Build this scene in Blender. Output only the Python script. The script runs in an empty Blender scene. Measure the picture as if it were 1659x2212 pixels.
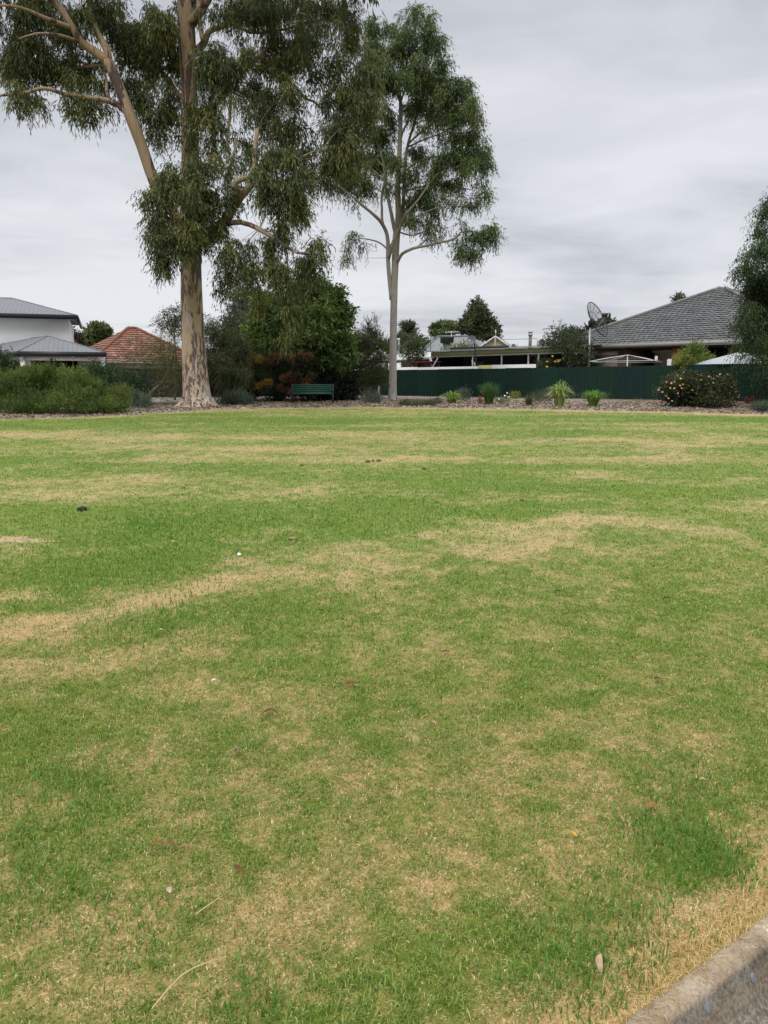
import bpy, math, random
import numpy as np
from mathutils import Vector
random.seed(7)
RNG = np.random.default_rng(11)
C = bpy.context.scene.collection
PI = math.pi
# ------------------------------------------------------------------ camera model (reference picture 1659 x 2212)
FPX, CX, CY, HZ = 1725.0, 829.5, 1106.0, 829.0
PITCH = math.atan((CY - HZ) / FPX)
EYE = 1.6
cp, sp = math.cos(PITCH), math.sin(PITCH)

def ray(px, py):
    x = (px - CX) / FPX
    yu = -(py - CY) / FPX
    return x, cp + sp * yu, cp * yu - sp

def at(px, py, Y):
    """real point at distance Y along the view axis that stands on this sight line"""
    x, y, z = ray(px, py)
    t = Y / y
    return Vector((x * t, Y, EYE + z * t))

def g_np(Y):
    Y = np.asarray(Y, float)
    a = 0.0238 * np.clip(Y - 3.0, 0, 30.0)
    t = np.clip((Y - 33.0) / 11.0, 0, 1)
    return a + 0.116 * t * t * (3 - 2 * t)

def gz(Y):
    return float(g_np(Y))

def onground(px, py):
    x, y, z = ray(px, py)
    lo, hi = 0.5, 200.0
    for _ in range(60):
        m = (lo + hi) / 2
        if EYE + z * m > gz(y * m): lo = m
        else: hi = m
    return Vector((x * lo, y * lo, gz(y * lo)))

def mpp(Y):
    return Y / (FPX * cp)

# ------------------------------------------------------------------ noise
def _h(ix, iy, s):
    n = (ix.astype(np.int64) * 374761393 + iy.astype(np.int64) * 668265263 + s * 1442695041) & 0xFFFFFFFF
    n = ((n ^ (n >> 13)) * 1274126177) & 0xFFFFFFFF
    return ((n ^ (n >> 16)) & 0xFFFF) / 65535.0

def vnoise(x, y, s=0):
    x0 = np.floor(x); y0 = np.floor(y)
    fx = x - x0; fy = y - y0
    fx = fx * fx * (3 - 2 * fx); fy = fy * fy * (3 - 2 * fy)
    a = _h(x0, y0, s); b = _h(x0 + 1, y0, s); c = _h(x0, y0 + 1, s); d = _h(x0 + 1, y0 + 1, s)
    return (a * (1 - fx) + b * fx) * (1 - fy) + (c * (1 - fx) + d * fx) * fy

def fbm(x, y, s=0, o=4):
    r = 0; a = 0.5; t = 0
    for i in range(o):
        r = r + a * vnoise(x * 2 ** i + 17.3 * i, y * 2 ** i - 9.1 * i, s + i); t += a; a *= 0.5
    return r / t

# ------------------------------------------------------------------ object helpers
ORG = {}

def tag(o, label=None, cat=None, group=None, kind=None):
    if label: o['label'] = label
    if cat: o['category'] = cat
    if group: o['group'] = group
    if kind: o['kind'] = kind
    return o

def thing(name, label, cat, loc, group=None):
    o = bpy.data.objects.new(name, None); C.objects.link(o)
    o.location = loc; o.empty_display_size = 0.2
    ORG[o.name] = Vector(loc)
    return tag(o, label, cat, group)

def mesh_np(name, V, F, mat, parent=None, cols=None, smooth=False, extra=None, loc=None):
    """V (N,3) world coordinates; F list of faces or an (M,k) int array"""
    V = np.asarray(V, np.float64).reshape(-1, 3)
    if parent is not None: org = ORG[parent.name]
    elif loc is not None: org = Vector(loc)
    else: org = Vector((0, 0, 0))
    W = (V - np.array(org)).astype(np.float32)
    me = bpy.data.meshes.new(name)
    me.vertices.add(len(W)); me.vertices.foreach_set('co', W.ravel())
    if isinstance(F, np.ndarray):
        k = F.shape[1]; m = F.shape[0]
        me.loops.add(m * k); me.polygons.add(m)
        me.loops.foreach_set('vertex_index', F.astype(np.int32).ravel())
        me.polygons.foreach_set('loop_start', np.arange(0, m * k, k, dtype=np.int32))
        try: me.polygons.foreach_set('loop_total', np.full(m, k, dtype=np.int32))
        except Exception: pass
        if smooth: me.polygons.foreach_set('use_smooth', np.ones(m, dtype=bool))
    else:
        tot = [len(f) for f in F]
        me.loops.add(sum(tot)); me.polygons.add(len(F))
        me.loops.foreach_set('vertex_index', np.array([i for f in F for i in f], np.int32))
        st = np.concatenate([[0], np.cumsum(tot)[:-1]]).astype(np.int32)
        me.polygons.foreach_set('loop_start', st)
        try: me.polygons.foreach_set('loop_total', np.array(tot, np.int32))
        except Exception: pass
        if smooth: me.polygons.foreach_set('use_smooth', np.ones(len(F), dtype=bool))
    me.update(calc_edges=True)
    if cols is not None:
        a = me.color_attributes.new('col', 'FLOAT_COLOR', 'POINT')
        cc = np.ones((len(W), 4), np.float32); cc[:, :3] = cols
        a.data.foreach_set('color', cc.ravel())
    if extra:
        for nm, val in extra.items():
            at_ = me.attributes.new(nm, 'FLOAT', 'POINT')
            at_.data.foreach_set('value', np.asarray(val, np.float32))
    if len(W) < 1000000: me.validate()
    me.materials.append(mat)
    o = bpy.data.objects.new(name, me); C.objects.link(o)
    if parent is not None: o.parent = parent
    else: o.location = org
    ORG[o.name] = org
    return o

class G:
    """collects polygons, boxes and tubes of ONE mesh"""
    def __init__(s): s.v = []; s.f = []
    def poly(s, pts):
        n = len(s.v); s.v += [tuple(p) for p in pts]; s.f.append(list(range(n, n + len(pts))))
    def hexa(s, p):
        """8 corners: bottom 0-3 ccw, top 4-7"""
        n = len(s.v); s.v += [tuple(q) for q in p]
        for f in ((3, 2, 1, 0), (4, 5, 6, 7), (0, 1, 5, 4), (1, 2, 6, 5), (2, 3, 7, 6), (3, 0, 4, 7)):
            s.f.append([n + i for i in f])
    def box(s, a, b):
        x0, y0, z0 = a; x1, y1, z1 = b
        s.hexa([(x0, y0, z0), (x1, y0, z0), (x1, y1, z0), (x0, y1, z0), (x0, y0, z1), (x1, y0, z1), (x1, y1, z1), (x0, y1, z1)])
    def bar(s, a, b, w, h=None):
        """square bar from a to b"""
        s.tube([a, b], [w / 2 * 1.2, w / 2 * 1.2], 4, cap=True)
    def tube(s, pts, rad, n=8, cap=True):
        pts = [Vector(p) for p in pts]; m = len(pts)
        base = len(s.v)
        d0 = (pts[1] - pts[0]).normalized()
        ref = Vector((0, 0, 1)) if abs(d0.z) < 0.9 else Vector((1, 0, 0))
        u = d0.cross(ref).normalized()
        for i in range(m):
            d = (pts[min(i + 1, m - 1)] - pts[max(i - 1, 0)])
            d = d.normalized() if d.length > 1e-9 else d0
            u = (u - d * u.dot(d))
            u = u.normalized() if u.length > 1e-6 else d.orthogonal().normalized()
            w = d.cross(u)
            r = rad[i]
            for k in range(n):
                a = 2 * PI * (k + 0.5) / n
                s.v.append(tuple(pts[i] + u * (math.cos(a) * r) + w * (math.sin(a) * r)))
        for i in range(m - 1):
            for k in range(n):
                a = base + i * n + k; b = base + i * n + (k + 1) % n
                s.f.append([a, b, b + n, a + n])
        if cap:
            s.f.append([base + k for k in range(n)][::-1])
            s.f.append([base + (m - 1) * n + k for k in range(n)])
    def lathe(s, c, prof, n=16, axis=None):
        c = Vector(c); z = Vector(axis).normalized() if axis else Vector((0, 0, 1))
        u = z.orthogonal().normalized(); w = z.cross(u); base = len(s.v)
        for r, h in prof:
            for k in range(n):
                a = 2 * PI * k / n
                s.v.append(tuple(c + z * h + u * (r * math.cos(a)) + w * (r * math.sin(a))))
        for i in range(len(prof) - 1):
            for k in range(n):
                a = base + i * n + k; b = base + i * n + (k + 1) % n
                s.f.append([a, b, b + n, a + n])
        s.f.append([base + k for k in range(n)][::-1])
        s.f.append([base + (len(prof) - 1) * n + k for k in range(n)])
    def build(s, name, mat, parent=None, smooth=False, loc=None, cols=None):
        return mesh_np(name, np.array(s.v), s.f, mat, parent, cols, smooth, loc=loc)

def smooth_path(P, R, step=0.25):
    """Catmull-Rom resampling of a limb"""
    P = [Vector(p) for p in P]; n = len(P); op = []; orr = []
    for i in range(n - 1):
        p0 = P[max(i - 1, 0)]; p1 = P[i]; p2 = P[i + 1]; p3 = P[min(i + 2, n - 1)]
        k = max(2, int((p2 - p1).length / step))
        for j in range(k):
            t = j / k
            op.append(0.5 * ((2 * p1) + (p2 - p0) * t + (2 * p0 - 5 * p1 + 4 * p2 - p3) * t * t + (3 * p1 - p0 - 3 * p2 + p3) * t ** 3))
            orr.append(R[i] * (1 - t) + R[i + 1] * t)
    op.append(P[-1]); orr.append(R[-1])
    return op, orr

# ------------------------------------------------------------------ materials
def nmat(name):
    m = bpy.data.materials.new(name); m.use_nodes = True
    nt = m.node_tree; nt.nodes.clear()
    out = nt.nodes.new('ShaderNodeOutputMaterial')
    return m, nt, out

def N(nt, typ, **kw):
    n = nt.nodes.new(typ)
    for k, v in kw.items():
        if k in n.inputs: n.inputs[k].default_value = v
        else: setattr(n, k, v)
    return n

def ramp(nt, fac, stops, interp='LINEAR'):
    r = nt.nodes.new('ShaderNodeValToRGB'); r.color_ramp.interpolation = interp
    e = r.color_ramp.elements
    while len(e) < len(stops): e.new(0.5)
    for i, (p, c) in enumerate(stops):
        e[i].position = p; e[i].color = tuple(c) + (1,) if len(c) == 3 else c
    nt.links.new(fac, r.inputs[0])
    return r

def simple(name, c, rough=0.7, var=0.25, scale=3.0, stretch=(1, 1, 1), bump=0.0, metal=0.0, c2=None, spec=0.3, wave=None):
    """base colour with two octaves of weathering; optional corrugation bump along an axis"""
    m, nt, out = nmat(name); L = nt.links.new
    tc = N(nt, 'ShaderNodeTexCoord'); mp = N(nt, 'ShaderNodeMapping'); mp.inputs['Scale'].default_value = stretch
    L(tc.outputs['Object'], mp.inputs[0])
    n1 = N(nt, 'ShaderNodeTexNoise', Scale=scale, Detail=6.0, Roughness=0.6); L(mp.outputs[0], n1.inputs['Vector'])
    c2 = c2 or tuple(x * (1 - var) for x in c)
    hi = tuple(min(1, x * (1 + var * 0.5)) for x in c)
    r = ramp(nt, n1.outputs['Fac'], [(0.3, c2), (0.5, c), (0.72, hi)])
    p = N(nt, 'ShaderNodeBsdfPrincipled', Roughness=rough, Metallic=metal)
    p.inputs['Specular IOR Level'].default_value = spec
    L(r.outputs[0], p.inputs['Base Color'])
    hsrc = None
    if bump > 0:
        n2 = N(nt, 'ShaderNodeTexNoise', Scale=scale * 9, Detail=4.0); L(mp.outputs[0], n2.inputs['Vector'])
        b = N(nt, 'ShaderNodeBump', Strength=bump, Distance=0.02); L(n2.outputs['Fac'], b.inputs['Height'])
        L(b.outputs[0], p.inputs['Normal'])
    L(p.outputs[0], out.inputs[0])
    return m

def leafmat(name, trans=0.3, rough=0.5, spec=0.35):
    m, nt, out = nmat(name); L = nt.links.new
    a = N(nt, 'ShaderNodeAttribute', attribute_name='col')
    p = N(nt, 'ShaderNodeBsdfPrincipled', Roughness=rough); p.inputs['Specular IOR Level'].default_value = spec
    L(a.outputs['Color'], p.inputs['Base Color'])
    t = N(nt, 'ShaderNodeBsdfTranslucent')
    mul = N(nt, 'ShaderNodeMix', data_type='RGBA', blend_type='MULTIPLY'); mul.inputs[0].default_value = 1.0
    L(a.outputs['Color'], mul.inputs[6]); mul.inputs[7].default_value = (1.25, 1.3, 0.6, 1)
    L(mul.outputs[2], t.inputs['Color'])
    mx = N(nt, 'ShaderNodeMixShader'); mx.inputs[0].default_value = trans
    L(p.outputs[0], mx.inputs[1]); L(t.outputs[0], mx.inputs[2]); L(mx.outputs[0], out.inputs[0])
    return m

LEAF = leafmat('leaf_blade', 0.3)
BLADE = leafmat('grass_blade', 0.35, 0.55, 0.25)
STRAP = leafmat('strap_leaf', 0.25, 0.4, 0.45)

# ------------------------------------------------------------------ lawn dryness field (bleached and lush patches of the turf, in metres)
PATCH = [  # picture centre, picture radii, amount
 (0,1350,140,34,.9),(170,1325,130,27,.9),(330,1295,130,22,.9),(480,1268,110,22,.9),(610,1245,120,22,.95),(700,1195,130,16,.8),(500,1222,80,10,.8),
 (740,1172,60,12,.9),(840,1215,110,15,.8),(760,1240,70,18,.5),(1030,1190,110,15,.95),(1150,1167,120,17,.95),(1290,1137,120,13,.8),(920,1152,60,10,.5),(1110,1140,110,10,.6),
 (1400,1125,90,10,.4),(570,1146,34,16,.8),(215,1185,60,10,.5),(40,1272,65,12,.8),(40,1167,80,14,.9),(100,1052,170,14,.5),(330,1040,110,9,.5),(230,1075,80,7,.4),
 (220,948,210,9,.45),(60,938,120,7,.6),(420,985,120,7,.6),(560,958,150,10,.5),(300,965,130,7,.5),(1050,975,190,6,.6),(1300,948,270,6,.55),(1540,938,150,8,.5),
 (1430,995,170,7,.6),(1625,1042,60,8,.8),(1640,1080,45,5,.8),(1290,1031,80,6,.7),(860,985,120,5,.5),(1140,1000,90,5,.45),(1500,962,120,6,.6),(690,1058,130,10,.5),(930,1078,70,6,.4),(1210,1062,50,6,.4),
 (1560,1140,80,10,.3),(1500,1175,60,10,.3),(300,1420,150,26,.3),(60,1420,130,30,.3),(850,1310,130,30,.32),(1430,1425,60,16,.5),(1600,1380,90,30,.3),(500,1500,160,30,.25),
 (1440,1585,130,26,.5),(1200,1630,60,18,.45),(660,1600,110,26,.3),(220,1640,130,30,.3),(1000,1640,120,30,.2),(1080,1700,150,40,.25),(700,1925,170,60,.36),(560,1990,160,40,.3),
 (940,1830,150,50,.3),(1060,1760,120,40,.3),(160,2130,220,60,.45),(420,2070,120,50,.25),(100,1760,120,40,.2),(330,1560,120,26,.25),(640,2080,120,40,.3),
 (430,1140,360,34,-.6),(250,1215,270,34,-.7),(120,1300,140,10,-.6),(900,1095,330,24,-.5),(1000,1045,260,16,-.45),(420,1345,190,26,-.35),(640,1320,150,24,-.3),(150,1095,300,22,-.4),
 (1500,1825,110,45,-.5),(1350,1960,160,70,-.25),(1130,2050,260,90,-.3),(1250,1280,220,40,-.15),(1500,1290,180,60,-.2),(240,1560,160,40,-.15),(1200,1100,260,20,-.3),(1450,1060,200,14,-.3),(200,910,500,7,-.4),(700,905,500,10,-.35),(600,1010,350,12,-.35),(120,990,300,12,-.45),(50,1620,120,60,-.2),(1560,1700,120,60,-.15),(280,1850,160,70,-.2),(700,2180,200,40,-.2),(1000,1200,60,8,-.5),
]
_pc = []
for (px, py, rx, ry, am) in PATCH:
    a = onground(px, py); b = onground(px, py - ry); c = onground(px, py + ry)
    _pc.append((a.x, a.y, max(0.12, rx * mpp(a.y)), max(0.1, (b.y - c.y) / 2), am))
BED = [(-900,912),(0,905),(100,903),(200,900),(300,896),(370,891),(450,885),(620,882),(760,879),(860,881),(1000,882),(1150,884),(1250,887),(1400,889),(1520,892),(1659,896),(2600,915)]
_be = [onground(*p) for p in BED]
_bx = np.array([p.x for p in _be]); _by = np.array([p.y for p in _be])

def bed_y(x):
    return np.interp(x, _bx, _by) + 0.25 * (fbm(np.asarray(x) * 0.9, np.zeros_like(x) + 3.3, 71, 3) - 0.5)

KN = np.array([0.6, -0.8]); KD = np.array([0.8, 0.6])     # kerb: normal towards the road, direction

def kerb_s(x, y): return 0.6 * x - 0.8 * y

def dryness(x, y):
    x = np.asarray(x, float); y = np.asarray(y, float)
    wx = x + 0.10 * np.sqrt(np.maximum(y, 1)) * (fbm(x * 1.3, y * 0.8, 3, 3) - 0.5) * 2
    wy = y + 0.14 * np.maximum(y, 1) * (fbm(x * 0.9 + 40, y * 0.7, 5, 3) - 0.5) * 1.1
    d = 0.27 + 0.06 * np.clip((6.5 - y) / 3, 0, 1) - 0.06 * np.clip((y - 8) / 4, 0, 1) + 0.45 * (fbm(x * 0.55, y * 0.5, 21, 4) - 0.5) + 0.55 * (fbm(x * 2.3, y * 2.0, 31, 4) - 0.5) + 0.85 * (fbm(x * 7.0, y * 6.0, 37, 3) - 0.5) + 0.6 * (fbm(x * 21.0, y * 19.0, 39, 2) - 0.5) + 1.3 * (fbm(x * 0.22 + y * 0.1, y * 1.0, 51, 4) - 0.5) * np.clip((y - 8) / 6, 0, 1)
    for (cx_, cy_, rx, ry, am) in _pc:
        q = ((wx - cx_) / rx) ** 2 + ((wy - cy_) / ry) ** 2
        d = d + am * (0.72 if am > 0 else 0.8) * np.exp(-q * 0.9)
    e = bed_y(x) - y
    d = d + 0.95 * np.exp(-(np.maximum(e, 0) / 1.2) ** 2) * np.clip(0.8 + 0.03 * x, 0.6, 1.25)
    s = kerb_s(x, y) + 1.081
    d = d + 1.1 * np.exp(-(np.minimum(s + 0.08, 0) / 0.11) ** 2)
    return d
# ------------------------------------------------------------------ world, sun, camera
sc = bpy.context.scene
w = bpy.data.worlds.new('World'); sc.world = w; w.use_nodes = True
nt = w.node_tree; nt.nodes.clear(); L = nt.links.new
SUN_EL, SUN_AZ = math.radians(52), math.radians(205)   # azimuth clockwise from +Y
out = N(nt, 'ShaderNodeOutputWorld')
sky = N(nt, 'ShaderNodeTexSky', sky_type='NISHITA'); sky.sun_disc = False
sky.sun_elevation = SUN_EL; sky.sun_rotation = SUN_AZ
bg1 = N(nt, 'ShaderNodeBackground', Strength=0.1); L(sky.outputs[0], bg1.inputs[0])
tc = N(nt, 'ShaderNodeTexCoord'); sx = N(nt, 'ShaderNodeSeparateXYZ'); L(tc.outputs['Generated'], sx.inputs[0])
def MA(op, a, b=None, clamp=False):
    m = N(nt, 'ShaderNodeMath', operation=op); m.use_clamp = clamp
    for i, v in enumerate((a, b)):
        if v is None: continue
        if isinstance(v, (int, float)): m.inputs[i].default_value = v
        else: L(v, m.inputs[i])
    return m.outputs[0]
zc = MA('ADD', MA('MAXIMUM', sx.outputs[2], 0.0), 0.10)
cu = MA('DIVIDE', sx.outputs[0], zc); cv = MA('DIVIDE', sx.outputs[1], zc)
cb = N(nt, 'ShaderNodeCombineXYZ'); L(cu, cb.inputs[0]); L(cv, cb.inputs[1])
def cloud(scale, off, rot, st, detail, rough, dist=0.0):
    mp = N(nt, 'ShaderNodeMapping'); mp.inputs['Location'].default_value = off
    mp.inputs['Rotation'].default_value = (0, 0, math.radians(rot)); mp.inputs['Scale'].default_value = st
    L(cb.outputs[0], mp.inputs[0])
    n = N(nt, 'ShaderNodeTexNoise', Scale=scale, Detail=detail, Roughness=rough, Distortion=dist); L(mp.outputs[0], n.inputs['Vector'])
    return n.outputs['Fac']
c1 = cloud(0.6, (2.3, 0.4, 0), -12, (0.75, 1.0, 1), 5.0, 0.5, 0.5)
c3 = cloud(0.22, (5.2, 1.4, 3), 20, (1.0, 1.0, 1), 3.0, 0.45, 0.3)
c2 = cloud(2.2, (7.1, 3.2, 1), 8, (0.85, 1.0, 1), 6.0, 0.55, 0.6)
cm = MA('ADD', MA('ADD', MA('MULTIPLY', c1, 0.55), MA('MULTIPLY', c2, 0.2)), MA('MULTIPLY', c3, 0.25))
hz_ = N(nt, 'ShaderNodeMapRange'); hz_.interpolation_type = 'SMOOTHSTEP'; L(sx.outputs[2], hz_.inputs[0])
for i, v in ((1, 0.03), (2, 0.17), (3, 0.05), (4, 0.0)): hz_.inputs[i].default_value = v
cm = MA('ADD', cm, hz_.outputs[0])
cr = ramp(nt, cm, [(0.37, (0.38, 0.392, 0.432)), (0.45, (0.465, 0.478, 0.515)), (0.51, (0.55, 0.562, 0.592)), (0.59, (0.64, 0.651, 0.676))])
# an overcast dome is brighter overhead than at the horizon
mr = N(nt, 'ShaderNodeMapRange'); mr.interpolation_type = 'SMOOTHSTEP'
L(sx.outputs[2], mr.inputs[0])
for i, v in ((1, 0.40), (2, 0.95), (3, 1.0), (4, 3.3)): mr.inputs[i].default_value = v
bg2 = N(nt, 'ShaderNodeBackground'); L(cr.outputs[0], bg2.inputs[0]); L(mr.outputs[0], bg2.inputs[1])
mx = N(nt, 'ShaderNodeMixShader'); mx.inputs[0].default_value = 0.92
L(bg1.outputs[0], mx.inputs[1]); L(bg2.outputs[0], mx.inputs[2]); L(mx.outputs[0], out.inputs[0])

sd = bpy.data.lights.new('sun', 'SUN'); sd.energy = 1.4; sd.angle = math.radians(28); sd.color = (1.0, 0.96, 0.9)
so = bpy.data.objects.new('sun', sd); C.objects.link(so)
d = Vector((math.sin(SUN_AZ) * math.cos(SUN_EL), math.cos(SUN_AZ) * math.cos(SUN_EL), math.sin(SUN_EL)))
so.rotation_euler = d.to_track_quat('Z', 'Y').to_euler(); so.location = d * 60

cd = bpy.data.cameras.new('camera'); co = bpy.data.objects.new('camera', cd); C.objects.link(co)
cd.sensor_fit = 'VERTICAL'; cd.sensor_height = 36.0; cd.sensor_width = 27.0; cd.lens = 18.0 * FPX / CY
cd.clip_start = 0.05; cd.clip_end = 5000
co.location = (0, 0, EYE); co.rotation_euler = (PI / 2 - PITCH, 0, 0)
sc.camera = co
sc.view_settings.view_transform = 'Standard'; sc.view_settings.look = 'None'
sc.view_settings.exposure = 0.36; sc.view_settings.gamma = 1.0
sc.render.engine = 'CYCLES'; sc.cycles.max_bounces = 6; sc.cycles.transparent_max_bounces = 12
sc.cycles.use_denoising = True; sc.cycles.use_adaptive_sampling = False

# ------------------------------------------------------------------ ground sheet, road, kerb
tl = np.concatenate([-np.geomspace(900, 30, 14), np.linspace(-26, 60, 60), np.geomspace(66, 900, 14)])
sl = np.concatenate([[-1.12, -1.5, -2.2, -3.2], -np.linspace(4, 60, 80), -np.geomspace(66, 1200, 16)])
TT, SS = np.meshgrid(tl, sl)
gx = TT * 0.8 + SS * 0.6; gy = TT * 0.6 - SS * 0.8
gv = np.stack([gx, gy, g_np(gy) - 0.03], -1).reshape(-1, 3)
nx = len(tl); ny = len(sl)
ii = (np.arange(ny - 1)[:, None] * nx + np.arange(nx - 1)[None]).ravel()
gf = np.stack([ii, ii + nx, ii + nx + 1, ii + 1], 1)
earth = simple('dry_earth', (0.16, 0.12, 0.075), 0.95, 0.4, 0.5, bump=0.3)
mesh_np('ground', gv, gf, earth, smooth=True)['kind'] = 'structure'

kp = lambda t, s, z: (0.8 * t + 0.6 * s, 0.6 * t - 0.8 * s, z)
conc, nt, out = nmat('kerb_concrete'); L = nt.links.new
tc = N(nt, 'ShaderNodeTexCoord')
n1 = N(nt, 'ShaderNodeTexNoise', Scale=9.0, Detail=8.0, Roughness=0.7); n2 = N(nt, 'ShaderNodeTexNoise', Scale=90.0, Detail=5.0, Roughness=0.7)
n3 = N(nt, 'ShaderNodeTexNoise', Scale=4.5, Detail=7.0, Roughness=0.75)
for n in (n1, n2, n3): L(tc.outputs['Object'], n.inputs['Vector'])
r1 = ramp(nt, n1.outputs['Fac'], [(0.3, (0.13, 0.095, 0.06)), (0.45, (0.25, 0.19, 0.125)), (0.6, (0.33, 0.265, 0.185)), (0.75, (0.40, 0.34, 0.265))])
n4 = N(nt, 'ShaderNodeTexNoise', Scale=260.0, Detail=3.0, Roughness=0.7); L(tc.outputs['Object'], n4.inputs['Vector'])
agg = N(nt, 'ShaderNodeMath', operation='MULTIPLY_ADD'); agg.inputs[1].default_value = 0.5; L(n4.outputs['Fac'], agg.inputs[0])
hf = N(nt, 'ShaderNodeMath', operation='MULTIPLY'); hf.inputs[1].default_value = 0.5; L(n2.outputs['Fac'], hf.inputs[0]); L(hf.outputs[0], agg.inputs[2])
r2 = ramp(nt, agg.outputs[0], [(0.36, (0.35, 0.33, 0.3)), (0.46, (0.85, 0.84, 0.82)), (0.6, (1.15, 1.15, 1.15))])
mu = N(nt, 'ShaderNodeMix', data_type='RGBA', blend_type='MULTIPLY'); mu.inputs[0].default_value = 1
L(r1.outputs[0], mu.inputs[6]); L(r2.outputs[0], mu.inputs[7])
mad = N(nt, 'ShaderNodeMath', operation='MULTIPLY_ADD'); mad.inputs[1].default_value = 0.22
L(n2.outputs['Fac'], mad.inputs[0]); L(n3.outputs['Fac'], mad.inputs[2])
r3 = ramp(nt, mad.outputs[0], [(0.75, (0, 0, 0)), (0.79, (1, 1, 1))])
m2 = N(nt, 'ShaderNodeMix', data_type='RGBA'); L(r3.outputs[0], m2.inputs[0]); L(mu.outputs[2], m2.inputs[6]); m2.inputs[7].default_value = (0.62, 0.58, 0.5, 1)
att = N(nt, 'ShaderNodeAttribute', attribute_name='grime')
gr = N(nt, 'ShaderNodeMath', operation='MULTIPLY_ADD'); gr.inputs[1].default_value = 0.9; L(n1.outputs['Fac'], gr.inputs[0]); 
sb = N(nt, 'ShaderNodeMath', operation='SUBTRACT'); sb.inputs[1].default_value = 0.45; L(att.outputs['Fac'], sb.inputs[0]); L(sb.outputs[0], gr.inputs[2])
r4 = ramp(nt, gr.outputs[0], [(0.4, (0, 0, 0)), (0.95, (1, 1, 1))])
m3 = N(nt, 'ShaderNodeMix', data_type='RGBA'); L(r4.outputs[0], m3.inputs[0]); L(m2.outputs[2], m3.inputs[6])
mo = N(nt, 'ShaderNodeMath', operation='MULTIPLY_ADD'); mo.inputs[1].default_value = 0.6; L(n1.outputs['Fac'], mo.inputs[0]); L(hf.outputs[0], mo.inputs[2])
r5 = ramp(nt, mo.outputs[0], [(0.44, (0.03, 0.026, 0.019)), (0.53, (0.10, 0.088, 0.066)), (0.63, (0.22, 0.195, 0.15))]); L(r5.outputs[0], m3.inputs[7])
p = N(nt, 'ShaderNodeBsdfPrincipled', Roughness=0.9); L(m3.outputs[2], p.inputs['Base Color'])
b = N(nt, 'ShaderNodeBump', Strength=0.6, Distance=0.004); L(n2.outputs['Fac'], b.inputs['Height']); L(b.outputs[0], p.inputs['Normal'])
L(p.outputs[0], out.inputs[0])
# kerb profile (s, z, grime): buried back, worn top, rounded arris, battered face, gutter lip
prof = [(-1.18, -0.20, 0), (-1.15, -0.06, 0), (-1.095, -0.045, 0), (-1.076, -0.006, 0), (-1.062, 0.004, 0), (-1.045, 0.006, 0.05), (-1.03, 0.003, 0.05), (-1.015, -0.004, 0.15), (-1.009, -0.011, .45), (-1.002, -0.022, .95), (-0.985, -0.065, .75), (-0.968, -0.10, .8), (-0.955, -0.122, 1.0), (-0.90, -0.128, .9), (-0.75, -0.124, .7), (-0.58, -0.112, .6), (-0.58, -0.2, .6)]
ts = np.concatenate([np.linspace(-14, -1, 14), np.linspace(-0.8, 6, 240), np.linspace(6.5, 40, 40)])
kv = []; kg = []
for t in ts:
    y_t = 0.6 * t + 0.8
    for (s_, z_, g_) in prof:
        wob = 0.006 * (float(fbm(np.array([t * 3.0]), np.array([s_ * 9]), 4, 3)[0]) - 0.5) * 2
        kv.append(kp(t, s_ + wob, z_ + wob * 0.7 + gz(y_t))); kg.append(g_)
m_ = len(prof); kf = []
for i in range(len(ts) - 1):
    for j in range(m_ - 1):
        a = i * m_ + j; kf.append([a, a + 1, a + m_ + 1, a + m_])
kerb = mesh_np('kerb', np.array(kv), kf, conc, smooth=True, extra={'grime': kg}); tag(kerb, 'weathered concrete kerb along the lawn edge', 'kerb', kind='structure')
asph = simple('asphalt', (0.055, 0.053, 0.05), 0.9, 0.4, 40.0, bump=0.6)
mesh_np('road', np.array([kp(-60, -0.585, -0.121), kp(60, -0.585, -0.121), kp(60, 14, -0.121), kp(-60, 14, -0.121)]), [[0, 3, 2, 1]], asph)['kind'] = 'structure'
mesh_np('road_verge', np.array([kp(-900, 14, -0.128), kp(900, 14, -0.128), kp(900, 900, -0.128), kp(-900, 900, -0.128)]), [[0, 3, 2, 1]], earth)['kind'] = 'structure'
# pale sealant spots on the kerb face
spotm = simple('kerb_sealant', (0.17, 0.18, 0.195), 0.9, 0.3, 60)
for i, (px, py, rr) in enumerate(((1628, 2113, 0.010), (1531, 2178, 0.011))):
    x, y, z = ray(px, py)
    t = min(((0.6 * x * k - 0.8 * y * k) + 0.972, k) for k in np.linspace(1.9, 2.6, 1400) if (0.6 * x * k - 0.8 * y * k) + 0.972 >= 0)[1]
    c = Vector((x * t, y * t, EYE + z * t))
    nrm = Vector((0.6 * 0.9, -0.8 * 0.9, 0.44)); g = G()
    g.lathe(c - nrm * 0.004, [(rr * .95, 0), (rr, .0035), (rr * .8, .0048), (rr * .3, .005)], 14, nrm)
    g.v = [tuple(c + (Vector(q) - c) + Vector((0, 0, 1)) * ((Vector(q) - c).z * 0.55)) for q in g.v]
    o = g.build('sealant_spot', spotm, kerb, True)

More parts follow.
